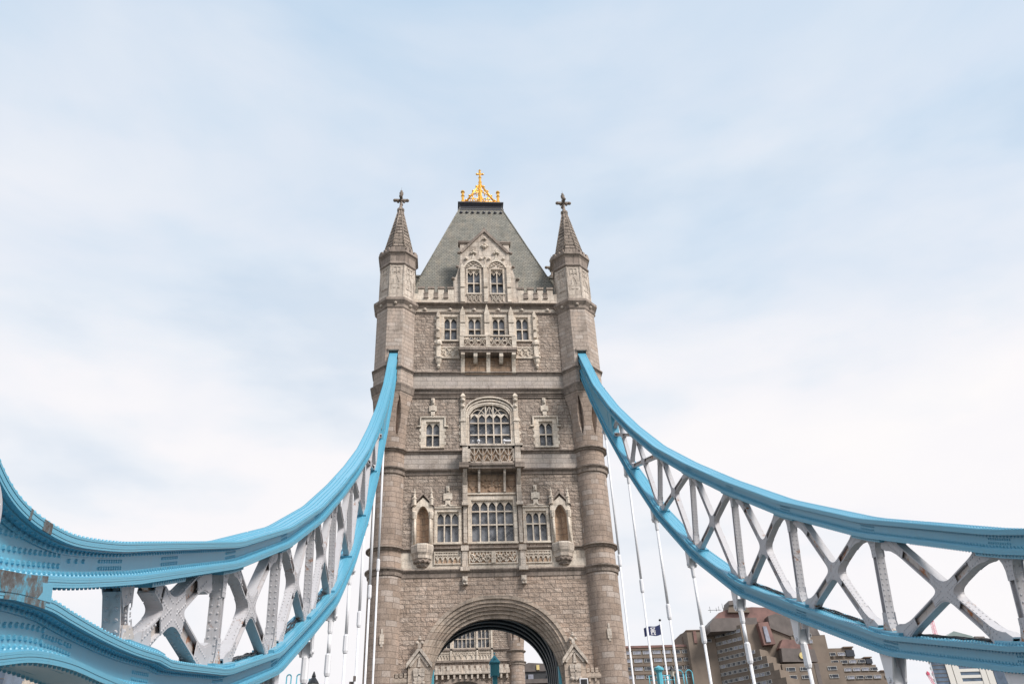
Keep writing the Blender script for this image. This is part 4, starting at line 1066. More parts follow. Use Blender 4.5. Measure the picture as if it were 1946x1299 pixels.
# panel band between the two lower courses
g = MB()
for s in (-1, 1):
    c = s*2.27; g.box(c-.21, c+.21, WY-.3, WY, 19.8, 21.1); g.box(c-.36, c+.36, WY-.42, WY, 19.5, 19.8); g.box(c-.3, c+.3, WY-.38, WY, 21.08, 21.5)
    g.box(c-.2, c+.2, WY-.28, WY, 18.5, 19.1); g.ball((c, WY-.3, 18.75), .15, 8); g.ball((c-.1, WY-.3, 18.5), .1, 8); g.ball((c+.1, WY-.3, 18.5), .1, 8)
build('pilaster', g, 'pale_weathered', tower)
for k, (a, b, n_, kd) in enumerate(((-4.59, -2.62, 5, 'v'), (2.52, 4.47, 5, 'v'), (-1.86, 1.77, 7, 'leaf'))):
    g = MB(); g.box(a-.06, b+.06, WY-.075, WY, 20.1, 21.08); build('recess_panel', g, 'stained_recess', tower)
    g = MB(); ringbox(g, a, b, 20.16, 21.02, a-.1, b+.1, 20.08, 21.1, WY-.15, WY-.02); tracery(g, a, b, 20.2, 21.0, WY-.07, n_, kd, .07, .08)
    if kd == 'leaf':
        for s in (-1, 1):
            for j in range(14): g.ball((-.03+s*(.35+.1*j), WY-.12, 20.6+.2*math.sin(j*1.1)), .085, 6)
        g.box(-.2, .14, WY-.2, WY-.04, 20.15, 21.0)
    build('tracery_panel', g, 'pale_stone', tower)
# --- arch mouldings
am = MB()
orders = [(5.98, 17.62, 5.72, 17.36, .26), (5.72, 17.36, 5.45, 17.08, .14), (5.45, 17.08, 5.28, 16.86, .02), (5.28, 16.86, 5.12, 16.62, -.16), (5.12, 16.62, 4.98, 16.36, -.34), (4.98, 16.36, 4.84, 16.08, -.52)]
for ho, ao, hi, ai, pr in orders:
    A = arch_pts(ho, SP-.5, ao, 44); B = arch_pts(hi, SP-.5, ai, 44)
    for i in range(44):
        y0_, y1_ = WY-pr, WY+.9
        am.add([(A[i][0], y0_, A[i][1]), (A[i+1][0], y0_, A[i+1][1]), (B[i+1][0], y0_, B[i+1][1]), (B[i][0], y0_, B[i][1]),
                (A[i][0], y1_, A[i][1]), (A[i+1][0], y1_, A[i+1][1]), (B[i+1][0], y1_, B[i+1][1]), (B[i][0], y1_, B[i][1])],
               [(0, 3, 2, 1), (3, 7, 6, 2), (0, 1, 5, 4)])
    for s in (-1, 1): am.box(s*hi, s*ho, WY-pr, WY+.9, ROAD, SP-.5)
build('arch_moulding', am, 'arch_stone', tower)
# vault with steel ribs inside the gateway
VH, VS, VA = 5.35, 13.3, 18.2
va = MB(); A = arch_pts(VH, VS, VA, 40, 2.1)
A = [(-VH, ROAD)]+A+[(VH, ROAD)]
for i in range(len(A)-1): va.add([(A[i][0], WY+.85, A[i][1]), (A[i+1][0], WY+.85, A[i+1][1]), (A[i+1][0], yb-.02, A[i+1][1]), (A[i][0], yb-.02, A[i][1])], [(3, 2, 1, 0)])
# front diaphragm between the stone arch and the vault
B = [(-4.84, ROAD)]+arch_pts(4.84, SP-.5, 16.08, 40)+[(4.84, ROAD)]
for i in range(len(A)-1): va.add([(A[i][0], WY+.88, A[i][1]), (A[i+1][0], WY+.88, A[i+1][1]), (B[i+1][0], WY+.88, B[i+1][1]), (B[i][0], WY+.88, B[i][1])], [(0, 1, 2, 3)])
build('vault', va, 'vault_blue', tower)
for k in range(9):
    y0_ = WY+1.6+k*1.22; rb = MB(); O = A; I = [(-VH+.32, ROAD)]+arch_pts(VH-.32, VS, VA-.32, 40, 2.1)+[(VH-.32, ROAD)]
    for i in range(len(O)-1):
        rb.add([(O[i][0], y0_, O[i][1]), (O[i+1][0], y0_, O[i+1][1]), (I[i+1][0], y0_, I[i+1][1]), (I[i][0], y0_, I[i][1]),
                (O[i][0], y0_+.3, O[i][1]), (O[i+1][0], y0_+.3, O[i+1][1]), (I[i+1][0], y0_+.3, I[i+1][1]), (I[i][0], y0_+.3, I[i][1])], [(0, 1, 2, 3), (3, 2, 6, 7), (4, 7, 6, 5)])
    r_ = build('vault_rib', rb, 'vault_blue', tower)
    eb = MB(); J = [(-VH+.26, ROAD)]+arch_pts(VH-.26, VS, VA-.26, 40, 2.1)+[(VH-.26, ROAD)]
    for i in range(len(O)-1): eb.add([(J[i][0], y0_-.01, J[i][1]), (J[i+1][0], y0_-.01, J[i+1][1]), (I[i+1][0], y0_-.01, I[i+1][1]), (I[i][0], y0_-.01, I[i][1])], [(0, 1, 2, 3)])
    build('rib_flange', eb, 'rib_edge', r_)
g = MB(); g.box(4.6, 4.95, WY+.95, WY+1.25, ROAD, 12.6); g.box(-4.95, -4.6, WY+.95, WY+1.25, ROAD, 12.6); build('gate_post', g, 'teal_paint', tower)
# --- gabled pedestals flanking the arch
for s in (-1, 1):
    c = s*5.66; g = MB(); yf = WY-.55
    g.box(c-.78, c+.78, yf, WY, ROAD, 12.6); g.prism([(c-.78, 12.6), (c+.78, 12.6), (c, 13.55)], yf, WY, 'y')
    build('pedestal', g, 'arch_stone', tower)
    g = MB()
    for q in (-1, 1):
        g.prism([(c+q*.92, 12.75), (c, 13.95), (c, 13.6), (c+q*.92, 12.42)], yf-.2, WY-.1, 'y')
        g.prism([(c+q*.72, 12.62), (c, 13.5), (c, 13.25), (c+q*.6, 12.5)], yf-.1, WY-.1, 'y')
    g.box(c-.12, c+.12, yf-.02, yf+.2, 13.9, 14.2); g.ball((c, yf+.08, 14.45), .13, 8)
    for q in (-1, 1): g.ball((c+q*.18, yf+.08, 14.2), .14, 8)
    g.ball((c, yf+.08, 14.62), .09, 8)
    g.prism([(c-.42, 12.35), (c-.2, 12.45), (c, 12.35), (c+.2, 12.45), (c+.42, 12.35), (c+.4, 11.8), (c+.3, 11.5), (c, 11.25), (c-.3, 11.5), (c-.4, 11.8)], yf-.13, yf, 'y')
    g.prism([(c-.12, 12.5), (c+.12, 12.5), (c+.06, 13.1), (c, 13.2), (c-.06, 13.1)], yf-.1, yf, 'y')
    g.box(c-.05, c+.05, yf-.17, yf, 11.35, 12.35); g.box(c-.4, c+.4, yf-.17, yf, 11.85, 11.97)
    g.ball((c-.3, yf-.05, 11.4), .16, 8); g.ball((c+.3, yf-.05, 11.4), .16, 8)
    build('gable_shield', g, 'pale_weathered', tower)
    g = MB(); a = s*6.45; b = s*7.75; g.box(a, b, WY-.45, WY, 11.45, 11.72); g.box(a, b, WY-.38, WY, 11.72, 11.85)
    for j in range(4): q = a+(b-a)*(j+.15)/4; g.box(q, q+(b-a)*.17, WY-.42, WY-.15, 11.85, 12.15)
    g.box(a, b, WY-.32, WY, 10.6, 11.45); 
    for j in range(3): g.box(a+(b-a)*(j+.4)/3, a+(b-a)*(j+.7)/3, WY-.42, WY, 11.2, 11.45)
    build('little_balcony', g, 'arch_stone', tower)
    # arrow-slit crosses on the turrets
    g = MB(); x_ = s*TX; y_ = TY-RL-.02
    g.box(x_-.07, x_+.07, y_-.02, y_+.1, 13.9, 15.2); g.box(x_-.16, x_+.16, y_-.03, y_+.1, 14.1, 14.8); build('arrow_slit', g, 'pale_weathered', tower)
# road signal housing at the foot of the arch, right
t = thing('traffic_sign', 'small black framed sign in front of the right foot of the gateway arch', 'sign', (6.15, WY-.9, ROAD))
build('post', MB().ngon(6.15, WY-.8, [(.05, ROAD), (.05, 11.2)], 10, smooth=True), 'dark_steel', t)
build('frame', MB().box(5.85, 6.45, WY-.95, WY-.85, 10.7, 11.35), 'rod_white', t); build('panel', MB().box(5.92, 6.38, WY-.97, WY-.94, 10.77, 11.28), 'black_iron', t)

# --- parapet with merlons
g = MB(); PX = 6.75
for s in (-1, 1):
    g.box(s*3.05, s*PX, WY-.08, WY+.35, 44.85, 46.0)
    for j in range(4):
        a = 3.05+j*.93; g.box(s*a, s*min(PX, a+.55), WY-.08, WY+.35, 46.0, 46.55)
build('parapet', g, 'pale_stone', tower)
g = MB()
for s in (-1, 1):
    for j in range(4):
        a = 3.05+j*.93; g.box(s*(a-.04), s*min(PX, a+.60), WY-.16, WY+.42, 46.55, 46.78)
        if j < 3: 
            c0 = a+.55+.19; g.box(s*(c0-.2), s*(c0+.2), WY-.15, WY+.42, 46.0, 46.12); g.box(s*(c0-.22), s*(c0+.22), WY-.2, WY, 45.45, 45.6); g.box(s*(c0-.17), s*(c0+.17), WY-.14, WY, 45.6, 45.95)
build('merlon_cap', g, 'string_stone', tower)
# --- dormer gable
gb = bpy.data.objects.new('gable', None); link(gb); gb.parent = tower; gb.location = (0, 0, 46.0)
YG = WY-.12; holesG = [(-1.8, -.48, 46.0, 48.95), (.44, 1.74, 46.0, 48.95)]
g = MB(); wall_cells(g, -2.42, 2.38, 44.86, 50.9, holesG, YG)
g.prism([(-2.42, 50.9), (2.38, 50.9), (1.6, 51.8), (-.02, 53.75), (-1.64, 51.8)], YG, YG+.6, 'y')
for s in (-1, 1):
    g.prism([(s*2.4, 44.86), (s*3.08, 44.86), (s*3.08, 47.7), (s*2.85, 48.05), (s*2.6, 49.0), (s*2.4, 50.6)], YG+.05, YG+.9, 'y')
    g.box(s*1.5, s*2.42, YG+.25, YG+.8, 50.9, 52.35)
g.box(-2.42, 2.38, YG+.45, YG+4.5, 44.9, 50.9); g.prism([(-2.42, 50.9), (2.38, 50.9), (-.02, 53.6)], YG+.6, YG+4.5, 'y')
build('gable_wall', g, 'pale_weathered', gb)
g = MB()
for s in (-1, 1):
    g.prism([(s*2.2-.02, 50.85), (-.02, 53.55), (-.02, 53.95), (s*2.45-.02, 50.95)], YG-.16, YG+.3, 'y')
    g.box(s*1.35, s*2.6, YG+.1, YG+.95, 52.35, 52.52); g.box(s*1.42, s*2.52, YG+.16, YG+.9, 52.22, 52.35)
    for (x_, z_) in ((3.12, 47.75), (2.72, 49.2), (2.55, 50.9)): g.ball((s*x_, YG, z_), .16, 6)
    g.box(s*2.95, s*3.14, YG-.05, YG+.3, 47.65, 47.82)
g.ball((-.02, YG, 54.0), .12, 6)
build('coping', g, 'string_stone', gb)
g = MB()
for s in (-1, 1):
    g.box(s*2.02, s*2.42, YG-.22, YG, 44.86, 49.0); g.prism([(s*2.02, 49.0), (s*2.42, 49.0), (s*2.22, 49.45)], YG-.22, YG, 'y')
    for q in (-1, 1): pass
g.box(-.2, .16, YG-.22, YG, 44.86, 49.1); g.prism([(-.2, 49.1), (.16, 49.1), (-.02, 49.5)], YG-.2, YG, 'y')
for x_ in (-2.22, -.02, 2.2):
    g.prism([(x_-.2, 46.6), (x_+.2, 46.6), (x_+.2, 46.72), (x_, 46.95), (x_-.2, 46.72)], YG-.3, YG-.1, 'y')
    g.prism([(x_-.2, 44.86), (x_+.2, 44.86), (x_+.14, 45.1), (x_-.14, 45.1)], YG-.32, YG-.1, 'y')
for c in (-1.14, 1.09):
    A2 = arch_pts(.98, 49.05, 50.05, 16, 1.6); B2 = arch_pts(.82, 49.05, 49.85, 16, 1.6)
    A2 = [(x+c, z) for x, z in A2]; B2 = [(x+c, z) for x, z in B2]
    for i in range(16): g.prism([A2[i], A2[i+1], B2[i+1], B2[i]], YG-.14, YG, 'y')
    g.prism([(c-.2, 50.0), (c+.2, 50.0), (c, 50.7)], YG-.14, YG, 'y')
    for dx, dz, r_ in ((0, 50.95, .16), (-.2, 50.85, .14), (.2, 50.85, .14), (0, 51.2, .12), (-.7, 50.15, .15), (.7, 50.15, .15)): g.ball((c+dx, YG-.08, dz), r_, 8)
    for j in range(9):
        for q in (-1, 1): g.ball((c+q*.08*j, YG-.04, 49.55-.05*j*q*q+.12*math.sin(j*2.)), .07, 6)
    tracery(g, c-.6, c+.6, 45.05, 45.8, YG+.0, 3, 'x', .06, .09); g.box(c-.72, c+.72, YG-.12, YG, 45.84, 45.96)
for dx, dz, r_ in ((0, 51.6, .2), (-.22, 51.75, .15), (.22, 51.75, .15), (0, 52.0, .13), (0, 52.75, .15), (-.16, 52.62, .1), (.16, 52.62, .1), (0, 50.3, .13)): g.ball((-.02+dx, YG-.08, dz), r_, 8)
g.box(-.06, .02, YG-.08, YG, 49.4, 50.2)
g.box(-2.42, 2.38, YG-.05, YG+.02, 44.86, 45.0)
build('gable_carving', g, 'pale_stone', gb)
for h in holesG:
    a, b, c, d = h; mb = MB(); ringbox(mb, a+.08, b-.08, c+.08, d-.06, a-.06, b+.06, c-.05, d+.06, YG-.04, YG+.14)
    lights(mb, a+.08, b-.08, c+.08, d-.06, 2, [47.3], YG, mw=.1)
    tracery(mb, a+.1, b-.1, 48.25, d-.08, YG+.22, 2, 'v', .05, .08)
    wv = build('window', mb, 'pale_stone', gb); glass(a, b, c, d, YG+.34, wv)
    cm = MB()
    for i in (0, 1): q0 = a+.14+i*.6; ringbox(cm, q0+.04, q0+.46, c+.14, 47.2, q0, q0+.5, c+.1, 47.25, YG+.25, YG+.31)
    build('casement', cm, 'dark_steel', wv)
# --- main roof
ZC = 61.15; YF, YK = 68.15, 71.05; XR = 2.25; CYR = TY+DY/2
rf = MB(); base = [(-7.6, 64.15, 45.6), (7.6, 64.15, 45.6), (7.6, 74.9, 45.6), (-7.6, 74.9, 45.6)]; top = [(-XR, YF, ZC), (XR, YF, ZC), (XR, YK, ZC), (-XR, YK, ZC)]
rf.add(base+top, [(0, 1, 5, 4), (1, 2, 6, 5), (2, 3, 7, 6), (3, 0, 4, 7), (4, 5, 6, 7)])
roof = build('roof', rf, 'slate', tower)
g = MB()
for i in range(4): g.tube(base[i], top[i], .07, 6)
build('hip_roll', g, 'slate', roof)
g = MB()
for i in range(8):
    f = .055; x_ = -2.15+i*.615; g.ball((x_, YF-.28, ZC-.95), .17, 8); 
for s in (-1, 1): g.box(s*.0, s*2.5, YF-.15, YF+.05, ZC-.42, ZC-.25)
build('roof_boss', g, 'lead_dark', roof)
g = MB(); g.box(-6.0, -7.9, 67.0, 73.0, 46, 50.7); g.box(6.0, 7.9, 67.0, 73.0, 46, 50.7); g.box(-5.9, -8.0, 66.9, 73.1, 50.7, 50.9); g.box(5.9, 8.0, 66.9, 73.1, 50.7, 50.9)
build('side_dormer', g, 'slate', tower)
def frust(mb, hx0, hy0, z0, hx1, hy1, z1):
    cy = (YF+YK)/2; vs = [(sx*hx, cy+sy*hy, z) for hx, hy, z in ((hx0, hy0, z0), (hx1, hy1, z1)) for sx, sy in ((-1, -1), (1, -1), (1, 1), (-1, 1))]
    mb.add(vs, [(0, 1, 5, 4), (1, 2, 6, 5), (2, 3, 7, 6), (3, 0, 4, 7), (4, 5, 6, 7), (3, 2, 1, 0)])
g = MB(); frust(g, 2.3, 1.5, 61.1, 2.34, 1.54, 61.25); frust(g, 2.26, 1.46, 61.25, 2.2, 1.4, 61.4); frust(g, 2.2, 1.4, 61.4, 2.42, 1.62, 61.68); frust(g, 2.5, 1.7, 61.68, 2.5, 1.7, 61.82)
build('crown_kerb', g, 'lead_dark', tower)
# gilded cresting: a pierced gable on each side and pinnacles at the corners
cr = MB(); cy = (YF+YK)/2
def bar3(p, q, r_): cr.tube(p, q, r_, 6)
for sy in (-1, 1):
    y_ = cy+sy*1.35
    z0 = 61.82
    bar3((-1.95, y_, z0+.1), (1.95, y_, z0+.1), .1); bar3((-1.9, y_, z0+.35), (1.9, y_, z0+.35), .06)
    for s in (-1, 1):
        bar3((s*1.68, y_, z0+.1), (0, y_, z0+3.0), .11); bar3((s*.85, y_, z0+.1), (s*.85, y_, z0+1.5), .07); bar3((s*.45, y_, z0+1.2), (s*.45, y_, z0+2.2), .05); bar3((s*.85, y_, z0+1.3), (0, y_, z0+1.9), .06); bar3((s*1.3, y_, z0+.75), (0, y_, z0+.75), .055); bar3((0, y_, z0+.9), (s*.42, y_, z0+.35), .05)
        bar3((s*.42, y_, z0+.3), (0, y_, z0+1.5), .06); bar3((s*.42, y_, z0+.3), (s*.85, y_, z0+1.0), .06); bar3((s*1.25, y_, z0+.2), (s*.85, y_, z0+.95), .04)
        for u in (.12, .36, .6, .84): cr.ball((s*(1.68*(1-u)+.13), y_, z0+.15+2.9*u), .13, 8)
        for xx in (1.95,):
            cr.ngon(s*xx, y_, [(.2, z0), (.2, z0+.35), (.13, z0+.45), (.13, z0+1.0), (.2, z0+1.1), (.13, z0+1.2), (.13, z0+1.55), (.22, z0+1.65), (.16, z0+1.85), (.03, z0+1.95)], 8)
    cr.ngon(0, y_, [(.15, z0), (.14, z0+3.0), (.2, z0+3.2), (.12, z0+3.35), (.12, z0+3.8), (.18, z0+3.9), (.09, z0+4.05), (.09, z0+4.9), (.14, z0+5.0), (.02, z0+5.2)], 8)
    cr.box(-.32, .32, y_-.06, y_+.06, z0+4.38, z0+4.55)
    for s in (-1, 1): cr.ball((s*.34, y_, z0+4.46), .12, 8)
    cr.ball((0, y_, z0+4.75), .13, 8)
for s in (-1, 1):
    x_ = s*1.95; bar3((x_, cy-1.35, 61.92), (x_, cy+1.35, 61.92), .1); bar3((x_, cy-1.2, 61.95), (x_, cy, 63.5), .07); bar3((x_, cy+1.2, 61.95), (x_, cy, 63.5), .07)
build('gilded_cresting', cr, 'gold', tower)

# ------------------------------------------------------------------ far tower (river face)
FX, FY = -.6, 139.0
far = thing('stone_tower', 'second grey stone bridge tower, farther, seen through the gateway arch', 'tower', (FX, FY, ROAD))
for c in TR:
    copy_tree(c, far, (c.location.x, c.location.y, 0)); 
for c in TR:
    copy_tree(c, far, (c.location.x, c.location.y+DY, 0))
dyf = FY-WY
for nm in ('roof', 'crown_kerb', 'gilded_cresting', 'side_dormer'):
    for o in [o for o in tower.children if o.name.split('.')[0] == nm]: copy_tree(o, far)
Y = FY
def fx(v): return FX+v
g = MB(); FH = [(-1.75, 1.75, 30.3, 34.2), (2.15, 4.15, 30.3, 33.4), (-4.15, -2.15, 30.3, 33.4)]
FHs = [(fx(a), fx(b), c, d) for a, b, c, d in FH]
wall_cells(g, fx(-8), fx(8), 26.4, 46, FHs, Y)
for i in range(n):
    a = -6.2+12.4*i/n; b = -6.2+12.4*(i+1)/n
    g.add([(fx(a), Y, arch_z(a, 6.2, 16, 25.4)), (fx(b), Y, arch_z(b, 6.2, 16, 25.4)), (fx(b), Y, 26.4), (fx(a), Y, 26.4)], [(0, 1, 2, 3)])
g.box(fx(-8), fx(-6.2), Y, Y+.4, ROAD, 26.4); g.box(fx(6.2), fx(8), Y, Y+.4, ROAD, 26.4); g.box(fx(-8), fx(8), Y+.5, Y+11, 26.5, 46)
build('front_wall', g, 'rock_faced', far)
for (a, b, c, d), nn in zip(FHs, (5, 3, 3)): window(a, b, c, d, nn, [31.8], far, y=Y, sur=(.2, .2, .3, .1), casements=False)
g = MB(); g.box(fx(-4.6), fx(4.6), Y-.05, Y, 28.5, 30.05)
for a, b in ((-4.3, -2.4), (-1.8, 1.8), (2.4, 4.3)): tracery(g, fx(a), fx(b), 28.7, 29.8, Y-.05, 4, 'v', .08, .1)
for x_ in (-4.5, -2.1, 2.1, 4.5): g.box(fx(x_-.15), fx(x_+.15), Y-.25, Y, 28.4, 33.9)
build('pale_band', g, 'pale_stone', far)
g = MB()
for zt in (28.45, 30.25): g.box(fx(-7.3), fx(7.3), Y-.25, Y, zt-.28, zt)
A = arch_pts(6.5, 16, 26.1, 36); B = arch_pts(5.9, 16, 25.3, 36)
for i in range(36): g.prism([(fx(A[i][0]), A[i][1]), (fx(A[i+1][0]), A[i+1][1]), (fx(B[i+1][0]), B[i+1][1]), (fx(B[i][0]), B[i][1])], Y-.3, Y+.8, 'y')
build('string_course', g, 'string_stone', far)
g = MB(); g.box(fx(-6.6), fx(7.2), Y-.7, Y, 26.3, 26.75); 
for i in range(15): x_ = -6.5+i*.93; g.box(fx(x_), fx(x_+.55), Y-.72, Y-.45, 26.75, 27.6); g.box(fx(x_+.1), fx(x_+.4), Y-.6, Y, 25.6, 26.3)
g.box(fx(-6.6), fx(7.2), Y-.6, Y-.5, 26.75, 27.15); build('battlement', g, 'pale_weathered', far)

# ------------------------------------------------------------------ things around the towers
def lantern_post(x, y, z, label):
    t = thing('lantern_post', label, 'lantern post', (x, y, ROAD), 'blue lantern posts beyond the gateway')
    g = MB(); g.box(x-.22, x+.22, y-.22, y+.22, ROAD, z-.1)
    for k in range(14): g.box(x-.26, x+.26, y-.26, y+.26, z-1.2-k*1.1, z-1.1-k*1.1)
    build('post', g, 'teal_paint', t)
    g = MB(); g.box(x-.42, x+.42, y-.42, y+.42, z-.1, z+1.0); g.ngon(x, y, [(.50, z+1.0), (.50, z+1.1), (.04, z+1.8)], 4, phase=PI/4); g.ball((x, y, z+1.95), .1, 8)
    for s in (-1, 1): g.prism([(x-.3, z+.95), (x+.3, z+.95), (x, z+1.55)], y+s*.34, y+s*.38, 'y')
    build('lantern_head', g, 'teal_paint', t)
lantern_post(.9, 82.0, 15.4, 'blue iron lantern post with pointed top, in the middle of the gateway view')
lantern_post(-5.9, 82.0, 15.0, 'blue iron lantern post with pointed top, at the left jamb of the gateway')

# ------------------------------------------------------------------ background buildings
def win_proto():
    f = MB(); ringbox(f, .09, 2.31, .07, .83, 0, 2.4, 0, .9, -.12, .05); f.box(.52, .60, -.10, .05, .07, .83)
    return f
_wmesh = {}
def bwin(parent, x, y, z, w_, h, ang=0.0, mat='window_glass_dark'):
    """one hotel window: pale frame with its pane; copies share mesh data per size"""
    key = (round(w_, 1), round(h, 2), mat); o = parent_off(parent)
    if key not in _wmesh:
        f = MB(); ringbox(f, .08, w_-.08, .07, h-.07, 0, w_, 0, h, -.10, .05); f.box(w_*.24, w_*.24+.07, -.09, .05, .07, h-.07)
        a = build('window', f, 'window_frame'); p = build('pane', MB().add([(.05, .02, .05), (w_-.05, .02, .05), (w_-.05, .02, h-.05), (.05, .02, h-.05)], [(0, 1, 2, 3)]), mat)
        _wmesh[key] = (a.data, p.data); bpy.data.objects.remove(a); bpy.data.objects.remove(p)
    fm, pm = _wmesh[key]
    a = bpy.data.objects.new('window', fm); link(a); a.parent = parent; a.location = (x-o[0], y-o[1], z-o[2]); a.rotation_euler.z = ang
    p = bpy.data.objects.new('pane', pm); link(p); p.parent = a
    return a
def sc250(x, z, Y): k = Y/250; return (-3.913+(x+3.913)*k, z*k)
hotel = thing('hotel_building', 'large stepped brown brick hotel with window bands and copper roofs, behind the right hanger rods', 'building', (85, 250, -6))
def part(name, mat, boxes, parent=hotel):
    g = MB()
    for bx in boxes: g.box(*bx)
    return build(name, g, mat, parent)
GM = ('window_glass_dark', 'window_glass_pale')
rr = random.Random(3)
part('wing_wall', 'hotel_brick', [(30, 76.5, 250, 266, -6, 53.3)])
part('wing_roof', 'copper_roof', [(29.8, 76.7, 249.8, 266.2, 53.3, 53.95)])
for j, z in enumerate((51.5, 49.25, 47.0, 44.75)):
    part('sill_band', 'hotel_brick_dark', [(30, 76.5, 249.72, 250.02, z+1.12, z+1.22)])
    for i in range(9):
        bwin(hotel, 48.6+i*2.95+(j % 2)*.15, 249.93, z, 2.4, 1.0, 0, GM[1] if i < 5 and rr.random() < .7 else GM[0])
g = MB(); g.prism([(67.1, 252), (68.2, 248.6), (76.4, 248.6), (76.4, 262), (67.1, 262)], -6, 57.4, 'z'); build('stair_tower', g, 'hotel_brick', hotel)
part('tower_cap', 'hotel_brick_dark', [(68.0, 76.6, 248.4, 262, 57.4, 57.75), (67.3, 67.9, 251, 262, 54, 56.4)])
part('copper_strip', 'copper_roof', [(70.0, 70.9, 248.3, 248.7, 53.9, 57.3)])
for z in (54.3, 56.0): bwin(hotel, 73.4, 248.5, z-.2, 1.8, .9)
# angled terraces: each floor longer than the one above
P0 = Vector((75.6, 250)); dirn = Vector((7.1, -9.0)).normalized(); ang = math.atan2(dirn.y, dirn.x)
nrm = Vector((-dirn.y, dirn.x))      # away from the camera
floors = [(55.9, 11.5), (53.7, 11.6), (51.5, 12.4), (49.4, 15.6), (47.3, 17.4), (45.2, 19.0), (43.1, 20.5), (40.9, 22)]
for j, (z, L) in enumerate(floors):
    a = P0; b = P0+dirn*L; c = b+nrm*18; d = a+nrm*18
    g = MB(); g.prism([(a.x, a.y), (b.x, b.y), (c.x, c.y), (d.x, d.y)], z-2.15, z+.12 if j else z+1.3, 'z'); build('terrace_wall', g, 'hotel_brick', hotel)
    nW = int(L/1.75)
    for i in range(nW):
        if j > 5 and i > 9: break
        q = a+dirn*(.3+i*1.75)-nrm*.06; bwin(hotel, q.x, q.y, z-.75, 1.5, .95, ang, GM[1] if i > nW-4 and j < 3 else GM[rr.random() < .3])
# centre mass with copper roofs
x0, zt = sc250(85.6, 59.3, 241); x1, _ = sc250(108.5, 0, 241)
part('centre_wall', 'hotel_brick', [(x0-.2, x1, 241.2, 262, -6, zt), (x0+14, x1+1.6, 240.6, 262, -6, zt-3.8)])
Yc = 242.5
def pg(name, mat, pts, depth=9, Y=Yc):
    g = MB(); g.prism([sc250(x, z, Y) for x, z in pts], Y, Y+depth, 'y'); return build(name, g, mat, hotel)
pg('grey_storey', 'hotel_grey_cladding', [(75.9, 57.4), (76.0, 59.6), (77.4, 61.3), (86, 61.3), (90.8, 61.2), (90.8, 58.9), (83, 57.6)])
pg('copper_roof', 'copper_roof', [(77.3, 60.6), (79.4, 62.9), (82.2, 63.8), (90, 64.4), (98.5, 63.9), (103, 62.2), (108, 59.9), (108, 58.6), (86, 60.2)], 12, Yc+1)
pg('roof_plant', 'hotel_brick', [(82.4, 63), (83.2, 66.0), (86.4, 66.1), (88.0, 65.2), (89.2, 62.8)], 6)
pg('plant_louvre', 'hotel_grey_cladding', [(83.1, 65.1), (83.1, 66.4), (85.4, 66.6), (85.6, 65.3)], 5, Yc-.4)
pg('grey_block', 'hotel_grey_cladding', [(94.5, 58.0), (94.5, 61.6), (97, 62.2), (108.5, 59.4), (109.5, 55.5), (100, 55.6)], 8, Yc-1.8)
pg('copper_bay', 'copper_roof', [(91.6, 53.2), (91.0, 59.7), (94.2, 59.9), (95.2, 53.4)], 4, Yc-3.4)
pg('bay_glazing', 'window_glass_pale', [(92.5, 54), (92.3, 58.6), (93.4, 58.6), (93.9, 54)], 1, Yc-3.7)
pg('copper_canopy', 'copper_roof', [(96, 52.2), (97.6, 54.7), (104.5, 54.2), (105.8, 52.3), (106, 51.6), (97.5, 51.4)], 6, Yc-4.0)
pg('clock_storey', 'hotel_grey_cladding', [(96.2, 48.3), (96.6, 52.2), (106.6, 51.6), (107, 48.0)], 5, Yc-4.6)
cx_, cz_ = sc250(102.7, 49.95, Yc-5)
g = MB(); g.tube((cx_, Yc-4.6, cz_), (cx_, Yc-4.95, cz_), .92, 28, smooth=False); ck = build('clock_face', g, 'clock_gold', hotel)
g = MB(); g.box(cx_-.05, cx_+.05, Yc-5.0, Yc-4.96, cz_, cz_+.65); g.box(cx_, cx_+.45, Yc-5.0, Yc-4.96, cz_-.04, cz_+.05); build('clock_hand', g, 'black_iron', ck)
for j, z in enumerate((57.0, 55.2)):
    for x in (101.2, 104.2): a, b = sc250(x, z, 240.5); bwin(hotel, a, 240.5, b-1.8, 2.4, .95, 0, GM[j])
part('front_annex', 'hotel_brick', [(90.5, 108, 237, 250, -6, 45.2)])
for z in (43.5, 41.4):
    for x in (91.5, 95.5, 103.5): bwin(hotel, x, 236.9, z-.3, 2.6, 1.0, 0, GM[0])
part('annex_slot', 'hotel_grey_cladding', [(99.8, 101.0, 236.9, 237.1, 38, 45.1)])
# right-hand terraces
for x1, zt in ((109.3, 54.7), (109.9, 57.4)): pass
part('east_wall', 'hotel_brick', [(104.5, 110.0, 248, 262, -6, 55.2), (104.5, 118.4, 250, 262, -6, 51.7), (110, 123.2, 249.9, 262, -6, 48.6), (110, 124.2, 249.7, 262, -6, 46.7), (110, 128.6, 249.6, 262, -6, 44.7)])
part('east_glazing', 'window_glass_dark', [(115.9, 118.5, 249.5, 250.2, 49.2, 51.0), (121.4, 123.3, 249.3, 250.2, 47.0, 48.3)])
part('east_coping', 'hotel_brick_dark', [(115.5, 118.6, 249.4, 262, 51.7, 52.0), (121, 123.4, 249.2, 262, 48.6, 48.9), (125, 126.6, 249.2, 262, 44.7, 45.0)])
for z, xs in ((53.0, (106.6,)), (49.4, (110.3, 113.2)), (47.2, (110.6, 113.4, 116.1, 118.8)), (45.0, (105.0, 108.2, 111.3, 114.0, 116.7, 119.4, 122.0)), (42.8, (105.0, 108.2, 111.7, 114.4, 117.1, 119.8, 122.5, 126.0))):
    for x in xs: bwin(hotel, x, 249.4, z, 2.3, .95, 0, GM[1] if rr.random() < .55 else GM[0])
g = MB()
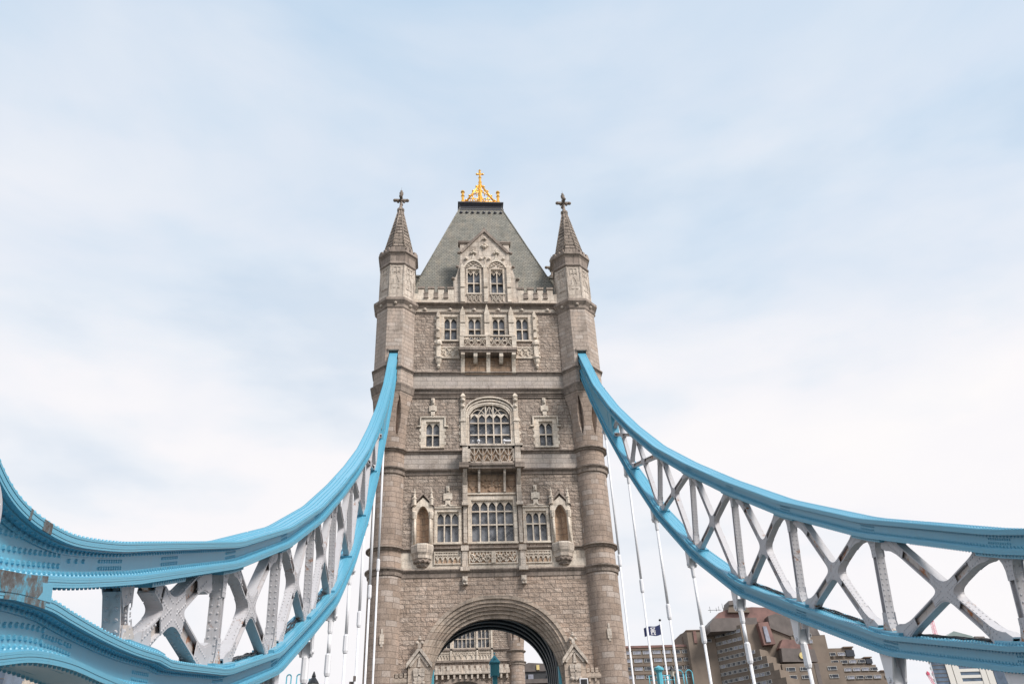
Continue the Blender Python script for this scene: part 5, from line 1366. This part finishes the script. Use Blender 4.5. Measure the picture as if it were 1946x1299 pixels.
for x, z, h in ((77.6, 62.8, 1.8), (81.5, 63.9, 1.5), (95.5, 65.6, 2.4), (79.5, 63.2, 1.0), (80.3, 63.4, 1.2)): g.tube((x-3, 243, z*.975), (x-3, 243, z*.975+h), .06, 5)
g.box(74, 78, 243, 243.1, 61.9, 62.0); build('aerial', g, 'dark_steel', hotel)

def gable_box(t, name, mat, pts, y, d): g = MB(); g.prism(pts, y, y+d, 'y'); return build(name, g, mat, t)
off = thing('office_tower', 'white and glass office tower with green glazed gable roof, behind the right chain', 'building', (300, 480, -6))
YO = 480
def pt(name, mat, boxes):
    g = MB()
    for bx in boxes: g.box(*bx)
    return build(name, g, mat, off)
g = MB(); g.prism([(275.6, YO+.5), (283.6, YO+.5), (298, YO+28), (290.5, YO+28)], -6, 93, 'z'); build('glass_wing', g, 'tower_glass', off)
for i in range(44): pt('floor_line', 'hotel_grey_cladding', [(275.7, 283.5, YO+.3, YO+.6, -4+i*2.2, -3.75+i*2.2)])
pt('glass_wing', 'tower_glass', [(311.5, 327, YO+.5, YO+30, -6, 93)])
pt('pier', 'white_cladding', [(283.6, 287.0, YO, YO+6, -6, 99.5)]); pt('pier', 'white_cladding', [(287.5, 291.2, YO, YO+6, -6, 100.8)])
pt('pier', 'white_cladding', [(303.4, 306.6, YO, YO+30, -6, 100)]); pt('pier', 'white_cladding', [(307.0, 310.8, YO, YO+30, -6, 99)]); pt('pier', 'white_cladding', [(327, 331, YO, YO+30, -6, 88)])
pt('spandrel', 'white_cladding', [(291.2, 303.4, YO+.3, YO+30, 84.5+i*3.4-1.2*0, 84.5+i*3.4+1.6) for i in range(-26, 4)])
pt('window_band', 'tower_glass', [(291.2, 303.4, YO+.7, YO+29, -6, 99)])
gable_box(off, 'glazed_roof', 'glass_roof_green', [(287.0, 100.8), (287.6, 103.2), (295.2, 107.0), (305.5, 104.0), (307.5, 101.0)], YO, 8)
gable_box(off, 'roof_plant', 'hotel_grey_cladding', [(307.6, 98), (307.6, 103), (309.5, 103.4), (309.5, 104.6), (315.5, 104.4), (316, 102.6), (319, 100.4), (319, 97)], YO+4, 20)
def crane(x, z0, x2, z2, w_, label):
    k_ = 540/470; x, x2 = -3.913+(x+3.913)*k_, -3.913+(x2+3.913)*k_; z2 *= k_; z0 = z0*k_ if z0 > 0 else z0; CY = 540
    t = thing('tower_crane', label, 'crane', (x, CY, -6), 'red cranes by the office tower')
    g = MB(); n_ = int((z2-z0)/1.6)
    def L(s_, q, u): ww = w_*(1-.45*u)/2; return (x+(x2-x)*u+s_*ww, CY+q*ww, z0+(z2-z0)*u)
    for s_ in (-1, 1):
        for q in (-1, 1): g.tube(L(s_, q, 0), L(s_, q, 1), .13, 5)
    for i in range(n_):
        u0, u1 = i/n_, (i+1)/n_; s_ = 1 if i % 2 else -1
        for q in (-1, 1): g.tube(L(s_, q, u0), L(-s_, q, u1), .06, 4); g.tube(L(-1, q, u0), L(1, q, u0), .05, 4)
        g.tube(L(s_, -1, u0), L(s_, 1, u1), .05, 4)
    build('lattice_mast', g, 'crane_red', t)
    h = MB(); h.box(x2-.8, x2+.8, CY-.8, CY+.8, z2-.3, z2+1.3); h.ball((x2, CY, z2+1.6), .5, 8); build('mast_head', h, 'crane_red', t)
crane(273.5, -6, 277.6, 110.5, 3.0, 'red lattice crane mast rising above the lower chord at the far right')
crane(274.5, 60, 266.0, 81.8, 2.2, 'red lattice crane jib leaning left beside the white office tower')
crane_base = None
t = thing('glass_building', 'blue glass building corner at the bottom left corner', 'building', (-158, 300, -6)); build('glazing', MB().box(-166, -148.6, 300, 316, -6, 63.2), 'tower_glass', t)
g = MB()
for i in range(30): g.box(-166, -148.5, 299.9, 300.02, -4+i*2.2, -3.8+i*2.2)
build('mullion_band', g, 'hotel_grey_cladding', t)
t = thing('stone_building', 'weathered grey stone building top under the left chain', 'building', (-137, 300, -6)); g = MB(); g.box(-142.5, -126, 300, 315, -6, 59.0)
for i in range(4): g.box(-142+i*3.2, -140.4+i*3.2, 300, 301, 59.0, 60.4)
build('wall', g, 'pale_weathered', t)
t = thing('dark_building', 'dark curved-roof building through the gateway arch, right of the far tower', 'building', (28, 300, -6))
g = MB(); g.prism([(20, 57.2), (23.2, 59.3), (25.5, 60.1), (32.5, 59.6), (36, 58.4), (38, 57.2)], 300, 320, 'y'); build('roof', g, 'hotel_grey_cladding', t)
build('wall', MB().box(21, 37, 300.5, 320, -6, 57.2), 'dark_steel', t); build('ochre_panel', MB().box(28.2, 29.2, 299.6, 300.2, 57.6, 59.2), 'clock_gold', t)
build('terrace_band', MB().box(19, 39, 298, 302, 53.0, 54.4), 'hotel_grey_cladding', t)
g = MB()
for x in (22.4, 25.2, 31.8): g.box(x, x+1.8, 299.9, 300.45, 54.6, 56.2)
build('window_band', g, 'window_glass_pale', t)
# flagpole
t = thing('flagpole', 'white flagpole flying a dark blue flag with a white knotted emblem, before the hotel', 'flagpole', (35.0, 150, -10))
build('pole', MB().ngon(35.0, 150, [(.16, -10), (.12, 36.4)], 12, smooth=True), 'rod_white', t); build('finial', MB().ball((35.0, 150, 36.7), .22, 8), 'dark_steel', t)
def flagp(u, v): # u 0..1 from the pole to the left, v 0..1 down
    return (34.95-3.05*u, 150+.28*math.sin(u*7.0)*u, 36.0-.78*u-.12*math.sin(u*6)-v*(1.75-.25*u)+.12*u*u)
NU, NV = 16, 8; g = MB(); vs = [flagp(i/NU, j/NV) for i in range(NU+1) for j in range(NV+1)]
vs2 = [(x, y+.02, z) for x, y, z in vs]; M_ = (NU+1)*(NV+1)
idx = [(i*(NV+1)+j, (i+1)*(NV+1)+j, (i+1)*(NV+1)+j+1, i*(NV+1)+j+1) for i in range(NU) for j in range(NV)]
g.add(vs+vs2, idx+[tuple(M_+k for k in f[::-1]) for f in idx], True); fl = build('flag', g, 'flag_blue', t)
g = MB()
def band(p, q, ww):
    k = 6
    for i in range(k):
        a = [p[0]+(q[0]-p[0])*i/k, p[1]+(q[1]-p[1])*i/k]; b = [p[0]+(q[0]-p[0])*(i+1)/k, p[1]+(q[1]-p[1])*(i+1)/k]
        dx, dv = b[0]-a[0], b[1]-a[1]; L = math.hypot(dx, dv); nx, nv = -dv/L*ww/2, dx/L*ww/2
        P = [flagp(a[0]+nx, a[1]+nv), flagp(b[0]+nx, b[1]+nv), flagp(b[0]-nx, b[1]-nv), flagp(a[0]-nx, a[1]-nv)]
        g.add([(x, y-.02, z) for x, y, z in P], [(0, 1, 2, 3)])
for p, q in (((.34, .12), (.62, .85)), ((.62, .15), (.34, .88)), ((.34, .12), (.48, .12)), ((.50, .1), (.64, .3)), ((.36, .35), (.36, .7)), ((.60, .4), (.60, .75)), ((.40, .5), (.58, .5)), ((.34, .88), (.46, .84)), ((.5, .9), (.64, .85)), ((.44, .22), (.52, .35))): band(p, q, .045)
build('emblem', g, 'flag_white', fl)
# pier-side fittings, right
t = thing('pier_cabin', 'stone control cabin on the pier right of the gateway', 'cabin', (15, 74, ROAD)); build('wall', MB().box(12.2, 17.8, 71.5, 77, ROAD, 11.6), 'ashlar', t); build('coping', MB().box(12, 18, 71.3, 77.2, 11.6, 11.9), 'string_stone', t)
t = thing('bollard_post', 'pale blue capped post below the flag', 'post', (14.1, 72, 11.9))
build('shaft', MB().ngon(14.1, 72, [(.28, 11.9), (.24, 12.0), (.22, 13.35), (.28, 13.4), (.28, 13.5)], 8), 'teal_paint', t); build('cap', MB().ngon(14.1, 72, [(.40, 13.5), (.40, 13.68), (.12, 13.85), (.03, 13.9)], 12), 'teal_paint', t)
t = thing('railing', 'pale blue iron railing between the capped post and the black lamp', 'railing', (14.8, 72, 11.9)); g = MB()
for z in (12.3, 12.75, 13.1): g.tube((13.2, 72, z), (15.3, 72, z), .04, 6)
for x in (13.2, 13.6, 14.55, 14.9, 15.3): g.tube((x, 72, 11.9), (x, 72, 13.1), .04, 6)
build('rail', g, 'teal_paint', t)
def lamp(x, y, zt, zb, label):
    t = thing('street_lamp', label, 'street lamp', (x, y, zb), 'black lanterns'); k = 1
    build('post', MB().ngon(x, y, [(.07, zb), (.05, zt-1.1), (.12, zt-1.05), (.06, zt-.95)], 10), 'black_iron', t)
    build('lantern', MB().ngon(x, y, [(.11, zt-.95), (.19, zt-.5)], 6), 'lamp_glass', t)
    build('hood', MB().ngon(x, y, [(.25, zt-.52), (.2, zt-.42), (.08, zt-.25), (.09, zt-.2), (.02, zt)], 8), 'black_iron', t)
lamp(15.2, 72, 13.95, 11.9, 'small black lantern in front of the hotel, right of the capped post')
t = thing('ladder_hoops', 'pale blue inverted-U ladder rails right of the black lantern', 'ladder rail', (16.0, 72, 11.9)); g = MB()
for x0 in (15.55, 16.35):
    P = [(x0, 11.9)]+[(x0+.28-.28*math.cos(a), 13.2+.28*math.sin(a)) for a in [i*PI/8 for i in range(9)]]+[(x0+.56, 11.9)]
    for a, b in zip(P, P[1:]): g.tube((a[0], 72, a[1]), (b[0], 72, b[1]), .045, 6)
build('rail', g, 'teal_paint', t)
# left side small things
lamp(-9.75, 40, 7.9, ROAD+.1, 'small black lantern under the left chain beside the hanger rods')
build('signal_box', MB().box(-9.98, -9.7, 40.1, 40.3, 7.35, 7.62), 'teal_paint', [o for o in COL.objects if o.name.startswith('street_lamp')][-1])
t = thing('ladder_hoops', 'two small pale blue inverted-U rails at the bottom edge, left of the lantern', 'ladder rail', (-10.6, 40, ROAD)); g = MB()
for x0 in (-10.95, -10.5):
    P = [(x0, ROAD-1)]+[(x0+.1-.1*math.cos(a), 7.7+.1*math.sin(a)) for a in [i*PI/8 for i in range(9)]]+[(x0+.2, ROAD-1)]
    for a, b in zip(P, P[1:]): g.tube((a[0], 40, a[1]), (b[0], 40, b[1]), .03, 6)
build('rail', g, 'teal_paint', t)
t = thing('security_camera', 'small grey security camera on a mast between two left hanger rods', 'camera', (-8.05, 40.6, ROAD))
build('mast', MB().ngon(-8.05, 40.6, [(.04, ROAD), (.035, 7.4)], 8, smooth=True), 'rod_white', t); g = MB(); g.box(-8.2, -8.0, 40.4, 40.55, 7.36, 7.5); g.box(-8.02, -7.9, 40.3, 40.42, 7.5, 7.72); build('head', g, 'hotel_grey_cladding', t)
